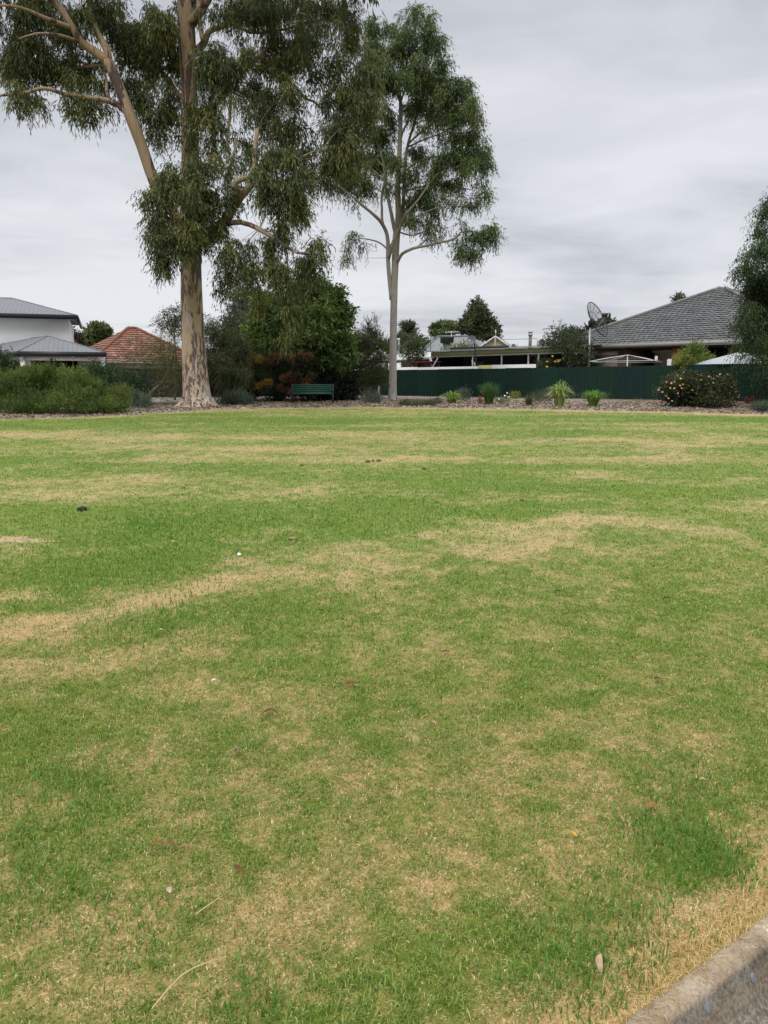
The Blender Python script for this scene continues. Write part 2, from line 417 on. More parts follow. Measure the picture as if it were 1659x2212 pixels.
# ------------------------------------------------------------------ lawn
lm, nt, out = nmat('lawn_turf'); L = nt.links.new
at_ = N(nt, 'ShaderNodeAttribute', attribute_name='dry'); tc = N(nt, 'ShaderNodeTexCoord')
na = N(nt, 'ShaderNodeTexNoise', Scale=26.0, Detail=5.0, Roughness=0.65); nb = N(nt, 'ShaderNodeTexNoise', Scale=5.0, Detail=5.0, Roughness=0.6)
nc = N(nt, 'ShaderNodeTexNoise', Scale=130.0, Detail=3.0, Roughness=0.6); nd = N(nt, 'ShaderNodeTexNoise', Scale=0.35, Detail=4.0, Roughness=0.6)
for n in (na, nb, nc, nd): L(tc.outputs['Object'], n.inputs['Vector'])
def M2(op, a, b):
    m = N(nt, 'ShaderNodeMath', operation=op)
    for i, v in enumerate((a, b)):
        if isinstance(v, (int, float)): m.inputs[i].default_value = v
        else: L(v, m.inputs[i])
    return m.outputs[0]
f = M2('ADD', at_.outputs['Fac'], M2('MULTIPLY', M2('SUBTRACT', na.outputs['Fac'], 0.5), 1.1))
f = M2('ADD', f, M2('MULTIPLY', M2('SUBTRACT', nb.outputs['Fac'], 0.5), 0.9))
f = M2('ADD', f, M2('MULTIPLY', M2('SUBTRACT', nc.outputs['Fac'], 0.5), 0.8))
fr = ramp(nt, f, [(0.05, (0, 0, 0)), (1.0, (1, 1, 1))])
gcol = ramp(nt, M2('ADD', M2('MULTIPLY', nd.outputs['Fac'], 0.6), M2('MULTIPLY', nb.outputs['Fac'], 0.4)), [(0.35, (0.10, 0.175, 0.028)), (0.5, (0.14, 0.205, 0.038)), (0.65, (0.19, 0.24, 0.05))])
dcol = ramp(nt, na.outputs['Fac'], [(0.3, (0.28, 0.20, 0.09)), (0.5, (0.42, 0.32, 0.155)), (0.7, (0.54, 0.43, 0.23))])
mx = N(nt, 'ShaderNodeMix', data_type='RGBA'); L(fr.outputs[0], mx.inputs[0]); L(gcol.outputs[0], mx.inputs[6]); L(dcol.outputs[0], mx.inputs[7])
rc = ramp(nt, nc.outputs['Fac'], [(0.32, (0.45, 0.45, 0.45)), (0.6, (1.0, 1.0, 1.0))])
mm = N(nt, 'ShaderNodeMix', data_type='RGBA', blend_type='MULTIPLY'); mm.inputs[0].default_value = 0.8
L(mx.outputs[2], mm.inputs[6]); L(rc.outputs[0], mm.inputs[7])
p = N(nt, 'ShaderNodeBsdfPrincipled', Roughness=0.9); p.inputs['Specular IOR Level'].default_value = 0.1
ath = N(nt, 'ShaderNodeAttribute', attribute_name='thatch_shade')  # near turf base browned as thatch, blade-gap shade put into the colour
mth = N(nt, 'ShaderNodeMix', data_type='RGBA', blend_type='MULTIPLY'); L(ath.outputs['Fac'], mth.inputs[0]); L(mm.outputs[2], mth.inputs[6]); mth.inputs[7].default_value = (0.86, 0.76, 0.66, 1)
L(mth.outputs[2], p.inputs['Base Color'])
bp = N(nt, 'ShaderNodeBump', Strength=0.7, Distance=0.02); L(na.outputs['Fac'], bp.inputs['Height']); L(bp.outputs[0], p.inputs['Normal'])
L(p.outputs[0], out.inputs[0])

ys = np.concatenate([np.linspace(-18, 0.6, 16), 1.0 * np.exp(np.linspace(0, math.log(36.5), 430))])
us = np.linspace(-1, 1, 420)
YY, UU = np.meshgrid(ys, us, indexing='ij')
XX = UU * (3.2 + 0.62 * np.maximum(YY, 0) + 0.9 * np.maximum(-YY, 0))
def lawn_z(x, y):
    return g_np(y) + 0.035 * (fbm(x * 0.5, y * 0.5, 8, 3) - 0.5) * np.clip((y - 2) / 4, 0, 1) + 0.012 * (fbm(x * 3, y * 3, 9, 3) - 0.5)
ZZ = lawn_z(XX, YY) - 0.012 * np.clip((3.0 - YY), 0, 1)
V_ = np.stack([XX, YY, ZZ], -1).reshape(-1, 3)
DR = dryness(V_[:, 0], V_[:, 1])
nc_ = len(us); nr_ = len(ys)
ii = (np.arange(nr_ - 1)[:, None] * nc_ + np.arange(nc_ - 1)[None]).ravel()
F_ = np.stack([ii, ii + 1, ii + nc_ + 1, ii + nc_], 1)
fc = V_[F_].mean(1)
keep = (kerb_s(fc[:, 0], fc[:, 1]) < -1.068) & (fc[:, 1] < bed_y(fc[:, 0]) + 0.15)
F_ = F_[keep]
lawn = mesh_np('lawn', V_, F_, lm, smooth=True, extra={'dry': DR, 'thatch_shade': np.clip((8.0 - V_[:, 1]) / 5.0, 0, 1)}); lawn['kind'] = 'structure'

# mulch bed and the strip of soil along the fence
mul, nt, out = nmat('bark_mulch'); L = nt.links.new
tc = N(nt, 'ShaderNodeTexCoord')
vo = N(nt, 'ShaderNodeTexVoronoi', Scale=14.0); n1 = N(nt, 'ShaderNodeTexNoise', Scale=2.2, Detail=6.0, Roughness=0.7); n2 = N(nt, 'ShaderNodeTexNoise', Scale=0.4, Detail=3.0)
for n in (vo, n1, n2): L(tc.outputs['Object'], n.inputs['Vector'])
sp_ = N(nt, 'ShaderNodeSeparateColor'); L(vo.outputs['Color'], sp_.inputs[0])
r = ramp(nt, sp_.outputs[0], [(0.0, (0.13, 0.10, 0.078)), (0.35, (0.23, 0.19, 0.158)), (0.7, (0.34, 0.295, 0.255)), (1.0, (0.50, 0.45, 0.40))])
r2 = ramp(nt, n1.outputs['Fac'], [(0.35, (0.55, 0.48, 0.42)), (0.65, (1.1, 1.05, 1.05))])
mu = N(nt, 'ShaderNodeMix', data_type='RGBA', blend_type='MULTIPLY'); mu.inputs[0].default_value = 1; L(r.outputs[0], mu.inputs[6]); L(r2.outputs[0], mu.inputs[7])
p = N(nt, 'ShaderNodeBsdfPrincipled', Roughness=0.95); L(mu.outputs[2], p.inputs['Base Color'])
bp = N(nt, 'ShaderNodeBump', Strength=1.0, Distance=0.05); L(vo.outputs['Distance'], bp.inputs['Height']); L(bp.outputs[0], p.inputs['Normal'])
L(p.outputs[0], out.inputs[0])
bx = np.linspace(-34, 34, 240); bt = np.linspace(0, 1, 50)
by0 = bed_y(bx)
BX = np.repeat(bx[None], 50, 0); BY = by0[None] + (56 - by0[None]) * bt[:, None] ** 1.5
BZ = g_np(BY) + 0.035 + 0.10 * (fbm(BX * 1.2, BY * 1.2, 44, 4) - 0.5) * np.clip((BY - by0[None]) / 0.5, 0, 1) - 0.05 * np.clip(1 - (BY - by0[None]) / 0.3, 0, 1)
bv = np.stack([BX, BY, BZ], -1).reshape(-1, 3)
ii = (np.arange(49)[:, None] * 240 + np.arange(239)[None]).ravel()
mesh_np('mulch_bed', bv, np.stack([ii, ii + 1, ii + 241, ii + 240], 1), mul, smooth=True)['kind'] = 'structure'

# ------------------------------------------------------------------ grass blades (uncountable: one object)
def blades(x, y, h, wd, az, lean, cols, seed, flop=None):
    n = len(x); r = np.random.default_rng(seed)
    z = lawn_z(x, y) - 0.004 - 0.012 * np.clip(3.0 - y, 0, 1)
    B = np.stack([x, y, z], -1)
    dv = np.stack([np.cos(az), np.sin(az), np.zeros(n)], -1)
    a2 = az + PI / 2 + r.normal(0, 0.5, n)
    sd_ = np.stack([np.cos(a2), np.sin(a2), np.zeros(n)], -1) * (wd / 2)[:, None]
    up = np.array([0, 0, 1.0])
    cl = np.cos(lean)[:, None]; sl_ = np.sin(lean)[:, None]; hh = h[:, None]
    mid = B + (up * cl + dv * sl_ * 0.55) * hh * 0.55
    l2 = np.minimum(lean * 1.8 + 0.25, 1.75)
    tip = mid + (up * np.cos(l2)[:, None] + dv * np.sin(l2)[:, None]) * hh * 0.5
    V = np.empty((n, 5, 3))
    V[:, 0] = B - sd_; V[:, 1] = B + sd_; V[:, 2] = mid + sd_ * 0.85; V[:, 3] = mid - sd_ * 0.85; V[:, 4] = tip
    cc = np.repeat(cols[:, None], 5, 1).copy()
    return V.reshape(-1, 3), cc.reshape(-1, 3)

def bladefaces(n):
    k = np.arange(n) * 5
    tri = np.empty((n, 3, 3), int)
    tri[:, 0] = np.stack([k, k + 1, k + 2], 1); tri[:, 1] = np.stack([k, k + 2, k + 3], 1); tri[:, 2] = np.stack([k + 3, k + 2, k + 4], 1)
    return tri.reshape(-1, 3)

def blade_cols(d, n, r):
    """straw or green by how dry the turf is there, with each blade its own shade"""
    t = d + r.normal(0, 0.48, n)
    dryb = t > 0.52
    u = r.random(n)[:, None]; u2 = r.random(n)[:, None]
    gA = np.array([0.18, 0.262, 0.048]); gB = np.array([0.30, 0.35, 0.10]); gC = np.array([0.115, 0.205, 0.032])
    green = np.where(u < 0.5, gA + (gB - gA) * u * 2, gC + (gA - gC) * (u - 0.5) * 2)
    k = np.clip((d - 0.15) / 0.5, 0, 1)[:, None]
    green = green * (1 - 0.6 * k) + np.array([0.27, 0.29, 0.105]) * 0.6 * k
    straw = np.array([0.42, 0.32, 0.15]) * (1 - u2) + np.array([0.66, 0.55, 0.33]) * u2
    c = np.where(dryb[:, None], straw, green)
    return c * (0.7 + 0.66 * r.random((n, 1))), dryb

r = np.random.default_rng(5)
D0 = 27000; Y1, Yn, Yf = 0.7, 3.4, 31.0
yg = np.linspace(Y1, Yf, 4000); hwid = 0.535 * yg + 2.2
pdf = 2 * hwid * D0 * np.where(yg < Yn, 1.0, (Yn / yg) ** 2.5); NB = int(pdf.sum() * (yg[1] - yg[0])); cdf = np.cumsum(pdf); cdf /= cdf[-1]
yb = np.interp(r.random(NB), cdf, yg)
xb = (r.random(NB) * 2 - 1) * (2.2 + 0.535 * yb)
ok = (kerb_s(xb, yb) < -1.062) & (yb < bed_y(xb))
xb, yb = xb[ok], yb[ok]
# tufted growth: thin the turf between clumps
cl = fbm(xb * 16, yb * 16, 91, 3)
ok = r.random(len(xb)) < np.clip((cl - 0.25) * 3.2, 0.35, 1); xb, yb = xb[ok], yb[ok]
n = len(xb); db = dryness(xb, yb)
cb_, dryb = blade_cols(db, n, r)
s = np.maximum(yb / 3.4, 1.0)
lush = np.clip(0.55 - db, 0, 0.8)
hb = (0.015 + 0.015 * r.random(n) + 0.020 * lush * r.random(n)) * np.where(dryb, 0.75, 1.0) * s ** 0.12
wb = (0.0028 + 0.0018 * r.random(n)) * s ** 0.85
lb = np.where(dryb, 0.5 + 0.75 * r.random(n), 0.15 + 0.75 * r.random(n))
v1, c1_ = blades(xb, yb, hb, wb, r.random(n) * 2 * PI, lb, cb_, 2)
# long bleached runners hanging over the kerb
m = 12000
t_ = r.random(m) * 5.6 - 0.6; s_ = -1.055 - np.abs(r.normal(0, 0.075, m))
s_ = s_ + 0.045 * r.random(m) ** 2 * np.clip((2.6 - t_) / 1.2, 0.25, 1); tuft = fbm(t_ * 9, s_ * 9, 17, 2); k = r.random(m) < np.clip((tuft - 0.3) * 3, 0.15, 1); t_, s_ = t_[k], s_[k]; m = len(t_)
xk = 0.8 * t_ + 0.6 * s_; yk = 0.6 * t_ - 0.8 * s_
ck = np.array([0.40, 0.28, 0.10]) + (np.array([0.68, 0.54, 0.27]) - np.array([0.40, 0.28, 0.10])) * r.random((m, 1))
v2, c2_ = blades(xk, yk, 0.028 + 0.045 * r.random(m), 0.0022 + 0.0012 * r.random(m), r.random(m) * 2 * PI, 0.45 + 0.8 * r.random(m), ck, 3)
# taller lush tufts
vs, cs = [v1, v2], [c1_, c2_]
for (px, py, rx, n_, hh) in ((1500, 1840, 0.17, 620, 0.055), (1575, 1870, 0.10, 200, 0.055), (1420, 1810, 0.14, 350, 0.045), (1370, 2010, 0.22, 700, 0.05), (1250, 2110, 0.2, 700, 0.05), (1480, 1700, 0.2, 500, 0.045), (330, 2000, 0.2, 350, 0.045),
                         (60, 1900, 0.25, 600, 0.045), (120, 1700, 0.3, 600, 0.045), (560, 2150, 0.12, 350, 0.045), (380, 1350, 0.5, 700, 0.06), (250, 1230, 0.9, 1800, 0.05), (420, 1150, 1.2, 1800, 0.052), (330, 1135, 0.5, 500, 0.06), (900, 1100, 1.6, 1500, 0.05), (700, 1340, 0.6, 700, 0.04)):
    c = onground(px, py)
    xt = c.x + r.normal(0, rx * 0.6, n_); yt = c.y + r.normal(0, rx * 0.75, n_)
    k = kerb_s(xt, yt) < -1.10; xt, yt = xt[k], yt[k]; n_ = len(xt)
    ct = np.array([0.07, 0.17, 0.022]) + (np.array([0.15, 0.29, 0.05]) - np.array([0.07, 0.17, 0.022])) * r.random((n_, 1))
    v, c_ = blades(xt, yt, hh * (0.5 + 0.7 * r.random(n_)), (0.0032 + 0.002 * r.random(n_)) * max(1, c.y / 3.4) ** 0.8, r.random(n_) * 2 * PI, 0.1 + 0.6 * r.random(n_), ct, 4)
    vs.append(v); cs.append(c_)
VB = np.concatenate(vs); CB = np.concatenate(cs)
gb = mesh_np('grass', VB, bladefaces(len(VB) // 5), BLADE, cols=CB)
tag(gb, 'short green and straw coloured grass covering the lawn', 'grass', kind='stuff')
print('blades', len(VB) // 5)
# ------------------------------------------------------------------ foliage machinery
def leafquads(P, D, Ln, Wd, cols, r, fold=0.25):
    """one folded lance-shaped leaf (4 verts, 2 tris as a quad) per row"""
    n = len(P)
    D = D / np.maximum(np.linalg.norm(D, axis=1, keepdims=True), 1e-6)
    R = r.normal(0, 1, (n, 3)); S = np.cross(D, R); S /= np.maximum(np.linalg.norm(S, axis=1, keepdims=True), 1e-6)
    Nn = np.cross(S, D)
    Ln = Ln[:, None]; Wd = Wd[:, None]
    V = np.empty((n, 4, 3))
    V[:, 0] = P; V[:, 1] = P + D * Ln * 0.42 + S * Wd * 0.5 + Nn * Wd * fold
    V[:, 2] = P + D * Ln - Nn * Ln * 0.06; V[:, 3] = P + D * Ln * 0.42 - S * Wd * 0.5 + Nn * Wd * fold
    return V.reshape(-1, 3), np.repeat(cols[:, None], 4, 1).reshape(-1, 3)

def subclump(CW, k, f, seed, keep=1.0, flat=0.8):
    """break every clump into k smaller sprays with open air between them"""
    r = np.random.default_rng(seed); out = []
    for c in CW:
        for j in range(k):
            if r.random() > keep: continue
            u = r.normal(0, 1, 3); u /= np.linalg.norm(u); q = u * r.random() ** 0.5
            s_ = f * r.uniform(0.65, 1.3)
            out.append((c[0] + q[0] * c[3], c[1] + q[1] * c[4], c[2] + q[2] * c[5], c[3] * s_, c[4] * s_, c[5] * s_ * flat, c[6] * r.uniform(.7, 1.3)))
    return np.array(out)

def clumps_world(cl, Y0, seed):
    """clumps given as (px, py, rx, ry[, dY[, density]]) of the reference picture -> metres"""
    r = np.random.default_rng(seed); out = []
    for c in cl:
        px, py, rx, ry = c[:4]
        dY = c[4] if len(c) > 4 and c[4] is not None else r.uniform(-1, 1) * 0.04 * Y0
        de = c[5] if len(c) > 5 else 1.0
        Y = Y0 + dY; p = at(px, py, Y); m = mpp(Y)
        out.append((p.x, p.y, p.z, rx * m, max(rx, ry) * m * 0.9, ry * m, de))
    return np.array(out)

def crown(CW, n, L_, W_, cols, seed, droop=0.8, strand=9, slen=0.8, out_=0.6, shell=0.45, jit=0.55, fold=0.25, dark=None, zmin=None):
    """leaves on many short twigs started inside the clumps; returns verts, colours"""
    r = np.random.default_rng(seed)
    wgt = CW[:, 3] * CW[:, 5] * CW[:, 6]; wgt = wgt / wgt.sum()
    ns = max(1, n // strand)
    ci = r.choice(len(CW), ns, p=wgt)
    u = r.normal(0, 1, (ns, 3)); u /= np.linalg.norm(u, axis=1, keepdims=True)
    rad = r.random(ns) ** shell
    c = CW[ci]
    O = c[:, :3] + u * rad[:, None] * c[:, 3:6]
    sl = slen * (0.6 + 0.8 * r.random(ns))
    O[:, 2] += droop * sl * 0.35
    D = u * out_ + r.normal(0, 0.5, (ns, 3)) + np.array([0, 0, -droop * 0.6 + 0.15])
    D /= np.linalg.norm(D, axis=1, keepdims=True)
    t = (np.arange(strand) + 0.5)[None] / strand * np.ones((ns, 1)) + r.uniform(-0.5, 0.5, (ns, strand)) / strand
    P = O[:, None] + D[:, None] * (sl[:, None] * t)[..., None]
    P[..., 2] -= droop * sl[:, None] * t ** 2 * 0.6
    P += r.normal(0, slen * 0.05, P.shape)
    T = D[:, None] + np.array([0, 0, -1.0]) * (droop * 1.2 * t)[..., None]
    LD = T * 0.6 + r.normal(0, jit, P.shape) + np.array([0, 0, -droop * 0.7])
    cols = np.array(cols); nc = len(cols)
    # shade of each clump, each twig and each leaf
    base = np.clip(r.normal(0.5, 0.22, len(CW))[ci] + r.normal(0, 0.22, ns), 0, 0.999) * (nc - 1)
    i0 = np.floor(base).astype(int); f = (base - i0)[:, None]
    tc_ = cols[i0] * (1 - f) + cols[np.minimum(i0 + 1, nc - 1)] * f
    lc = tc_[:, None] * (0.75 + 0.5 * r.random((ns, strand, 1)))
    P = P.reshape(-1, 3); LD = LD.reshape(-1, 3); lc = lc.reshape(-1, 3)
    if zmin is not None:
        k = P[:, 2] > zmin + 0.02; P, LD, lc = P[k], LD[k], lc[k]
    k = len(P)
    return leafquads(P, LD, L_ * (0.6 + 0.7 * r.random(k)), W_ * (0.7 + 0.6 * r.random(k)), lc, r, fold)

def leafmesh(name, VC, parent, mat=LEAF):
    V, Cc = VC
    n = len(V) // 4; F = (np.arange(n) * 4)[:, None] + np.arange(4)[None]
    return mesh_np(name, V, F, mat, parent, cols=Cc)

def merge(*vc): return np.concatenate([a[0] for a in vc]), np.concatenate([a[1] for a in vc])

def limb(g, nodes, Y0, n=10, step=0.3, wob=0.0, seed=0):
    """nodes (px, py, width px, dY) -> tapered limb"""
    P = [at(a[0], a[1], Y0 + (a[3] if len(a) > 3 else 0)) for a in nodes]
    R = [a[2] * 0.5 * mpp(Y0) for a in nodes]
    p, rr = smooth_path(P, R, step)
    if wob:
        q = random.Random(seed); p = [a + Vector((q.uniform(-1, 1), q.uniform(-1, 1), q.uniform(-1, 1))) * wob * (0 if i == 0 else 1) for i, a in enumerate(p)]
    g.tube(p, rr, n)
    return p, rr

def twigs(g, CW, skel, n_per=2, r0=0.03, seed=1, n=5, maxd=6.0):
    """thin boughs from the nearest limb point into each clump"""
    q = random.Random(seed)
    S = np.array([tuple(p) for p in skel])
    for c in CW:
        tgt = Vector(c[:3])
        for k in range(n_per):
            e = tgt + Vector((q.uniform(-.7, .7) * c[3], q.uniform(-.7, .7) * c[4], q.uniform(-.6, .5) * c[5]))
            dv = S - np.array(tuple(e)); dist = np.sqrt((dv ** 2).sum(1)) + np.maximum(S[:, 2] - e.z, 0) * 1.5
            i = int(np.argmin(dist)); a = Vector(S[i]); d = (e - a).length
            if d < 0.15 or d > maxd: continue
            m1 = a.lerp(e, 0.35) + Vector((q.uniform(-1, 1), q.uniform(-1, 1), q.uniform(0.2, 1.2))) * 0.10 * d
            m2 = a.lerp(e, 0.7) + Vector((q.uniform(-1, 1), q.uniform(-1, 1), q.uniform(0, 1))) * 0.08 * d
            rr = r0 * (0.6 + 0.25 * d)
            p, w_ = smooth_path([a, m1, m2, e], [rr, rr * .7, rr * .45, rr * .15], max(0.15, d / 8))
            g.tube(p, w_, n, cap=False)

# ------------------------------------------------------------------ bark
def barkmat(name, base, base2, patch, pale, zs=0.22, sc_=5.0, thr=0.56, low=1.6, z0=0.8, amount=1.0):
    m, nt, out = nmat(name); L = nt.links.new
    tc = N(nt, 'ShaderNodeTexCoord')
    def nz(scale, st, det=5.0, ro=0.6, dist=0.0):
        mp = N(nt, 'ShaderNodeMapping'); mp.inputs['Scale'].default_value = st; L(tc.outputs['Object'], mp.inputs[0])
        n = N(nt, 'ShaderNodeTexNoise', Scale=scale, Detail=det, Roughness=ro, Distortion=dist); L(mp.outputs[0], n.inputs['Vector']); return n.outputs['Fac']
    a = nz(0.7, (1, 1, 0.5)); col = ramp(nt, a, [(0.35, base), (0.65, base2)])
    fine = nz(12, (1, 1, 0.35)); fr = ramp(nt, fine, [(0.3, (0.82,) * 3), (0.7, (1.1,) * 3)])
    m1 = N(nt, 'ShaderNodeMix', data_type='RGBA', blend_type='MULTIPLY'); m1.inputs[0].default_value = 1; L(col.outputs[0], m1.inputs[6]); L(fr.outputs[0], m1.inputs[7])
    big = nz(sc_ * 0.36, (1, 1, zs), 5.0, 0.62, 0.6); sm = nz(sc_ * 1.5, (1, 1, zs * 1.9), 3.0, 0.55, 0.8)
    sx = N(nt, 'ShaderNodeSeparateXYZ'); L(tc.outputs['Object'], sx.inputs[0])
    mr = N(nt, 'ShaderNodeMapRange'); L(sx.outputs[2], mr.inputs[0])
    mr.inputs[1].default_value = low * 0.6; mr.inputs[2].default_value = low * 1.6
    mix = N(nt, 'ShaderNodeMix', data_type='FLOAT'); L(mr.outputs[0], mix.inputs[0]); L(sm, mix.inputs[2]); L(big, mix.inputs[3])
    hr = N(nt, 'ShaderNodeMapRange'); L(sx.outputs[2], hr.inputs[0])
    for i_, v_ in ((1, 6.0), (2, 9.0), (3, 0.0), (4, 0.07)): hr.inputs[i_].default_value = v_
    sbt = N(nt, 'ShaderNodeMath', operation='SUBTRACT'); L(mix.outputs[0], sbt.inputs[0]); L(hr.outputs[0], sbt.inputs[1])
    msk = ramp(nt, sbt.outputs[0], [(thr, (0, 0, 0)), (thr + 0.025, (amount,) * 3)])
    pc = ramp(nt, fine, [(0.3, tuple(x * 0.7 for x in patch)), (0.7, patch)])
    m2 = N(nt, 'ShaderNodeMix', data_type='RGBA'); L(msk.outputs[0], m2.inputs[0]); L(m1.outputs[2], m2.inputs[6]); L(pc.outputs[0], m2.inputs[7])
    b2 = nz(sc_ * 0.5, (1, 1, zs), 4.0, 0.6, 0.4)
    pm = ramp(nt, b2, [(0.60, (0, 0, 0)), (0.64, (0.8,) * 3)])
    m3 = N(nt, 'ShaderNodeMix', data_type='RGBA'); L(pm.outputs[0], m3.inputs[0]); L(m2.outputs[2], m3.inputs[6]); m3.inputs[7].default_value = tuple(pale) + (1,)
    p = N(nt, 'ShaderNodeBsdfPrincipled', Roughness=0.85); p.inputs['Specular IOR Level'].default_value = 0.15
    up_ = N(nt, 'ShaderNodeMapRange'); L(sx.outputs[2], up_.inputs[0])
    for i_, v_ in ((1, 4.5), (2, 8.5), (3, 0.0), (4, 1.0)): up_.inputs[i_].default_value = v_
    m4 = N(nt, 'ShaderNodeMix', data_type='RGBA', blend_type='MULTIPLY'); L(up_.outputs[0], m4.inputs[0]); L(m3.outputs[2], m4.inputs[6]); m4.inputs[7].default_value = (0.62, 0.57, 0.50, 1)  # upper limbs browner; crown shade is also put into this bark colour
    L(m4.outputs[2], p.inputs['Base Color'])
    b = N(nt, 'ShaderNodeBump', Strength=0.35, Distance=0.03); L(mix.outputs[0], b.inputs['Height']); L(b.outputs[0], p.inputs['Normal'])
    L(p.outputs[0], out.inputs[0]); return m

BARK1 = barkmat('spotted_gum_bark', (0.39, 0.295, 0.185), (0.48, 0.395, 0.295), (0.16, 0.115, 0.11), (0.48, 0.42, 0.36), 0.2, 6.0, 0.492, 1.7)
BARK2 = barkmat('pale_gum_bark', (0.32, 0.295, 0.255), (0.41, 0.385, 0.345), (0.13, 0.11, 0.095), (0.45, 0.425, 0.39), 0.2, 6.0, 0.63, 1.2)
TWIG = simple('grey_twig', (0.20, 0.165, 0.125), 0.85, 0.35, 4)
DARKTWIG = simple('dark_stem', (0.11, 0.085, 0.06), 0.9, 0.35, 4)

# ------------------------------------------------------------------ the big spotted gum
b0 = onground(426, 881); Y1T = b0.y
T1 = thing('gum_tree', 'tall spotted gum tree with thick cream and mauve blotched trunk', 'tree', b0)
g = G(); sk = []
def lb(nodes, **k):
    if nodes[-1][0] > 540 and nodes[0][1] < 320: nodes = [(a[0], a[1], a[2] * .8, 0.3 * abs(a[3] if len(a) > 3 else 0)) for a in nodes]
    p, rr = limb(g, nodes, Y1T, **k); sk.extend(p); return p
lb([(426,890,92),(426,879,80),(425,868,66),(424,845,58),(421,800,52),(418,740,48.5),(415,680,46),(413,600,42.5),(412,540,41),(411,440,37),(411,350,35),(410,250,32.5),(408,180,32),(405,100,33),(402,45,33,0),(397,0,26),(385,-90,22,.4),(378,-200,16,.6),(380,-330,9,.8)], n=22)
# root flare
for a_, l_ in ((-2.6, .5), (-1.9, .45), (-1.3, .55), (-.6, .5), (.2, .45), (2.2, .4), (3.3, .5)):
    dv = Vector((math.cos(a_), math.sin(a_), 0))
    g.tube([b0 + dv * 0.22 + Vector((0, 0, .75)), b0 + dv * 0.42 + Vector((0, 0, .3)), b0 + dv * (0.5 + l_ * .5) + Vector((0, 0, -0.02)), b0 + dv * (0.7 + l_) + Vector((0, 0, -.14))], [.12, .19, .15, .06], 9)
lb([(411,520,22),(395,490,22,-.4),(362,440,22,-.7),(333,393,21.5,-.8),(308,320,21.5,-.9),(286,262,22,-1),(262,200,20.5,-1),(245,160,20,-1),(232,130,19,-1)], n=14)
lb([(234,134,18,-1),(205,112,16.5,-1),(178,94,15.5,-1.1),(166,75,14,-1.2),(155,57,13,-1.3),(138,28,12,-1.4),(118,0,10.5,-1.5),(85,-50,9,-1.6),(60,-110,5,-1.6)], n=12)
lb([(234,136,15,-1),(232,111,14,-1),(208,67,12.5,-.7),(197,34,11.5,-.5),(195,0,10.5,-.4),(200,-60,9,-.2),(215,-130,5,0)], n=12)
lb([(264,232,11,-1),(236,218,10.5,-1.2),(202,213,9.5,-1.4),(168,208,9,-1.6),(134,202,7.5,-1.9),(110,193,7,-2),(84,192,6.5,-2.2),(58,200,6,-2.4),(34,203,5,-2.5),(-5,207,4,-2.6)], n=9)
lb([(276,250,8,-1),(255,228,8,-1.1),(232,210,7,-1),(231,180,6,-.8),(224,150,5,-.6),(216,120,4,-.3)], n=8)
lb([(156,60,9,-1.3),(128,50,8,-1.6),(95,38,7,-2),(60,22,5.5,-2.4),(20,12,4,-2.8),(-30,14,3,-3)], n=8)
lb([(178,94,7,-1.1),(150,82,6,-1.5),(118,74,5,-2),(80,72,4,-2.3),(40,84,3,-2.6)], n=7)
lb([(235,140,7,-1),(200,142,6,-.6),(170,145,5.5,-.3),(150,134,5,0),(120,140,4,.4),(80,150,3,.7)], n=7)
lb([(405,60,22),(421,40,19,-.3),(434,20,18,-.5),(447,0,17,-.6),(475,-50,12,-.8),(510,-120,7,-1)], n=12)
lb([(411,126,20),(428,106,18,-.4),(441,92,17,-.6),(450,70,14.5,-.7),(465,61,14,-.8),(480,57,13,-.9),(495,45,12,-1),(506,32,10,-1.1),(530,8,8,-1.2),(560,-40,5,-1.4)], n=12)
lb([(438,88,9,-.5),(433,62,9,-.3),(430,30,8,.1),(425,-20,6,.5)], n=8)
lb([(408,220,12),(385,205,12,.4),(365,175,11,.8),(345,150,9,1.1),(322,128,7,1.4),(300,105,5,1.6)], n=8)
lb([(408,150,9),(380,143,9,.5),(340,150,8,.8),(310,145,7,1),(280,148,5,1.2)], n=8)
lb([(411,280,17),(428,254,15,-.3),(450,236,14,-.5),(470,222,13,-.6),(500,190,11,-.8),(530,150,9,-.9),(560,120,7,-1),(600,90,5,-1.2)], n=10)
lb([(462,228,9,-.5),(466,260,8,-.7),(462,300,8,-.8),(458,340,7,-.8),(448,372,5,-.8)], n=8)
lb([(411,545,22),(440,515,21,-.6),(478,488,20,-1.2),(505,445,18,-1.6),(521,423,16,-1.8),(540,402,14,-1.9),(549,375,11,-1.9),(550,330,9,-1.8),(556,280,7,-1.6)], n=11)
lb([(520,425,13,-1.8),(512,412,13,-2.1),(508,396,12,-2.2),(520,388,10,-2.3),(540,382,9,-2.4),(570,370,8,-2.5),(610,355,6,-2.6),(640,345,4,-2.7)], n=9)
lb([(480,486,11,-1.2),(520,480,10,-1.8),(560,495,9,-2.2),(600,520,8,-2.5),(640,545,5.5,-2.7),(680,550,3.5,-2.8)], n=8)
lb([(500,175,7,-.8),(498,215,6.5,-1),(497,250,6,-1.2),(492,290,5,-1.3),(490,330,4,-1.3)], n=7)
lb([(498,190,6,-.9),(520,200,6,-1.2),(545,215,5,-1.4),(550,240,4.5,-1.5),(556,262,4,-1.5)], n=7)
lb([(560,120,8,-1),(600,150,7.5,-1.2),(640,190,7,-1.4),(662,214,6.5,-1.6),(678,219,6,-1.8),(700,240,4.5,-1.9)], n=8)
lb([(470,330,6,-.8),(462,345,6.5,-1.2),(463,360,6.5,-1.4),(478,374,6,-1.5),(494,392,5,-1.5)], n=7)
lb([(510,300,4,-1.2),(506,330,5,-1.3),(497,360,6.5,-1.4),(494,380,6,-1.5)], n=7)
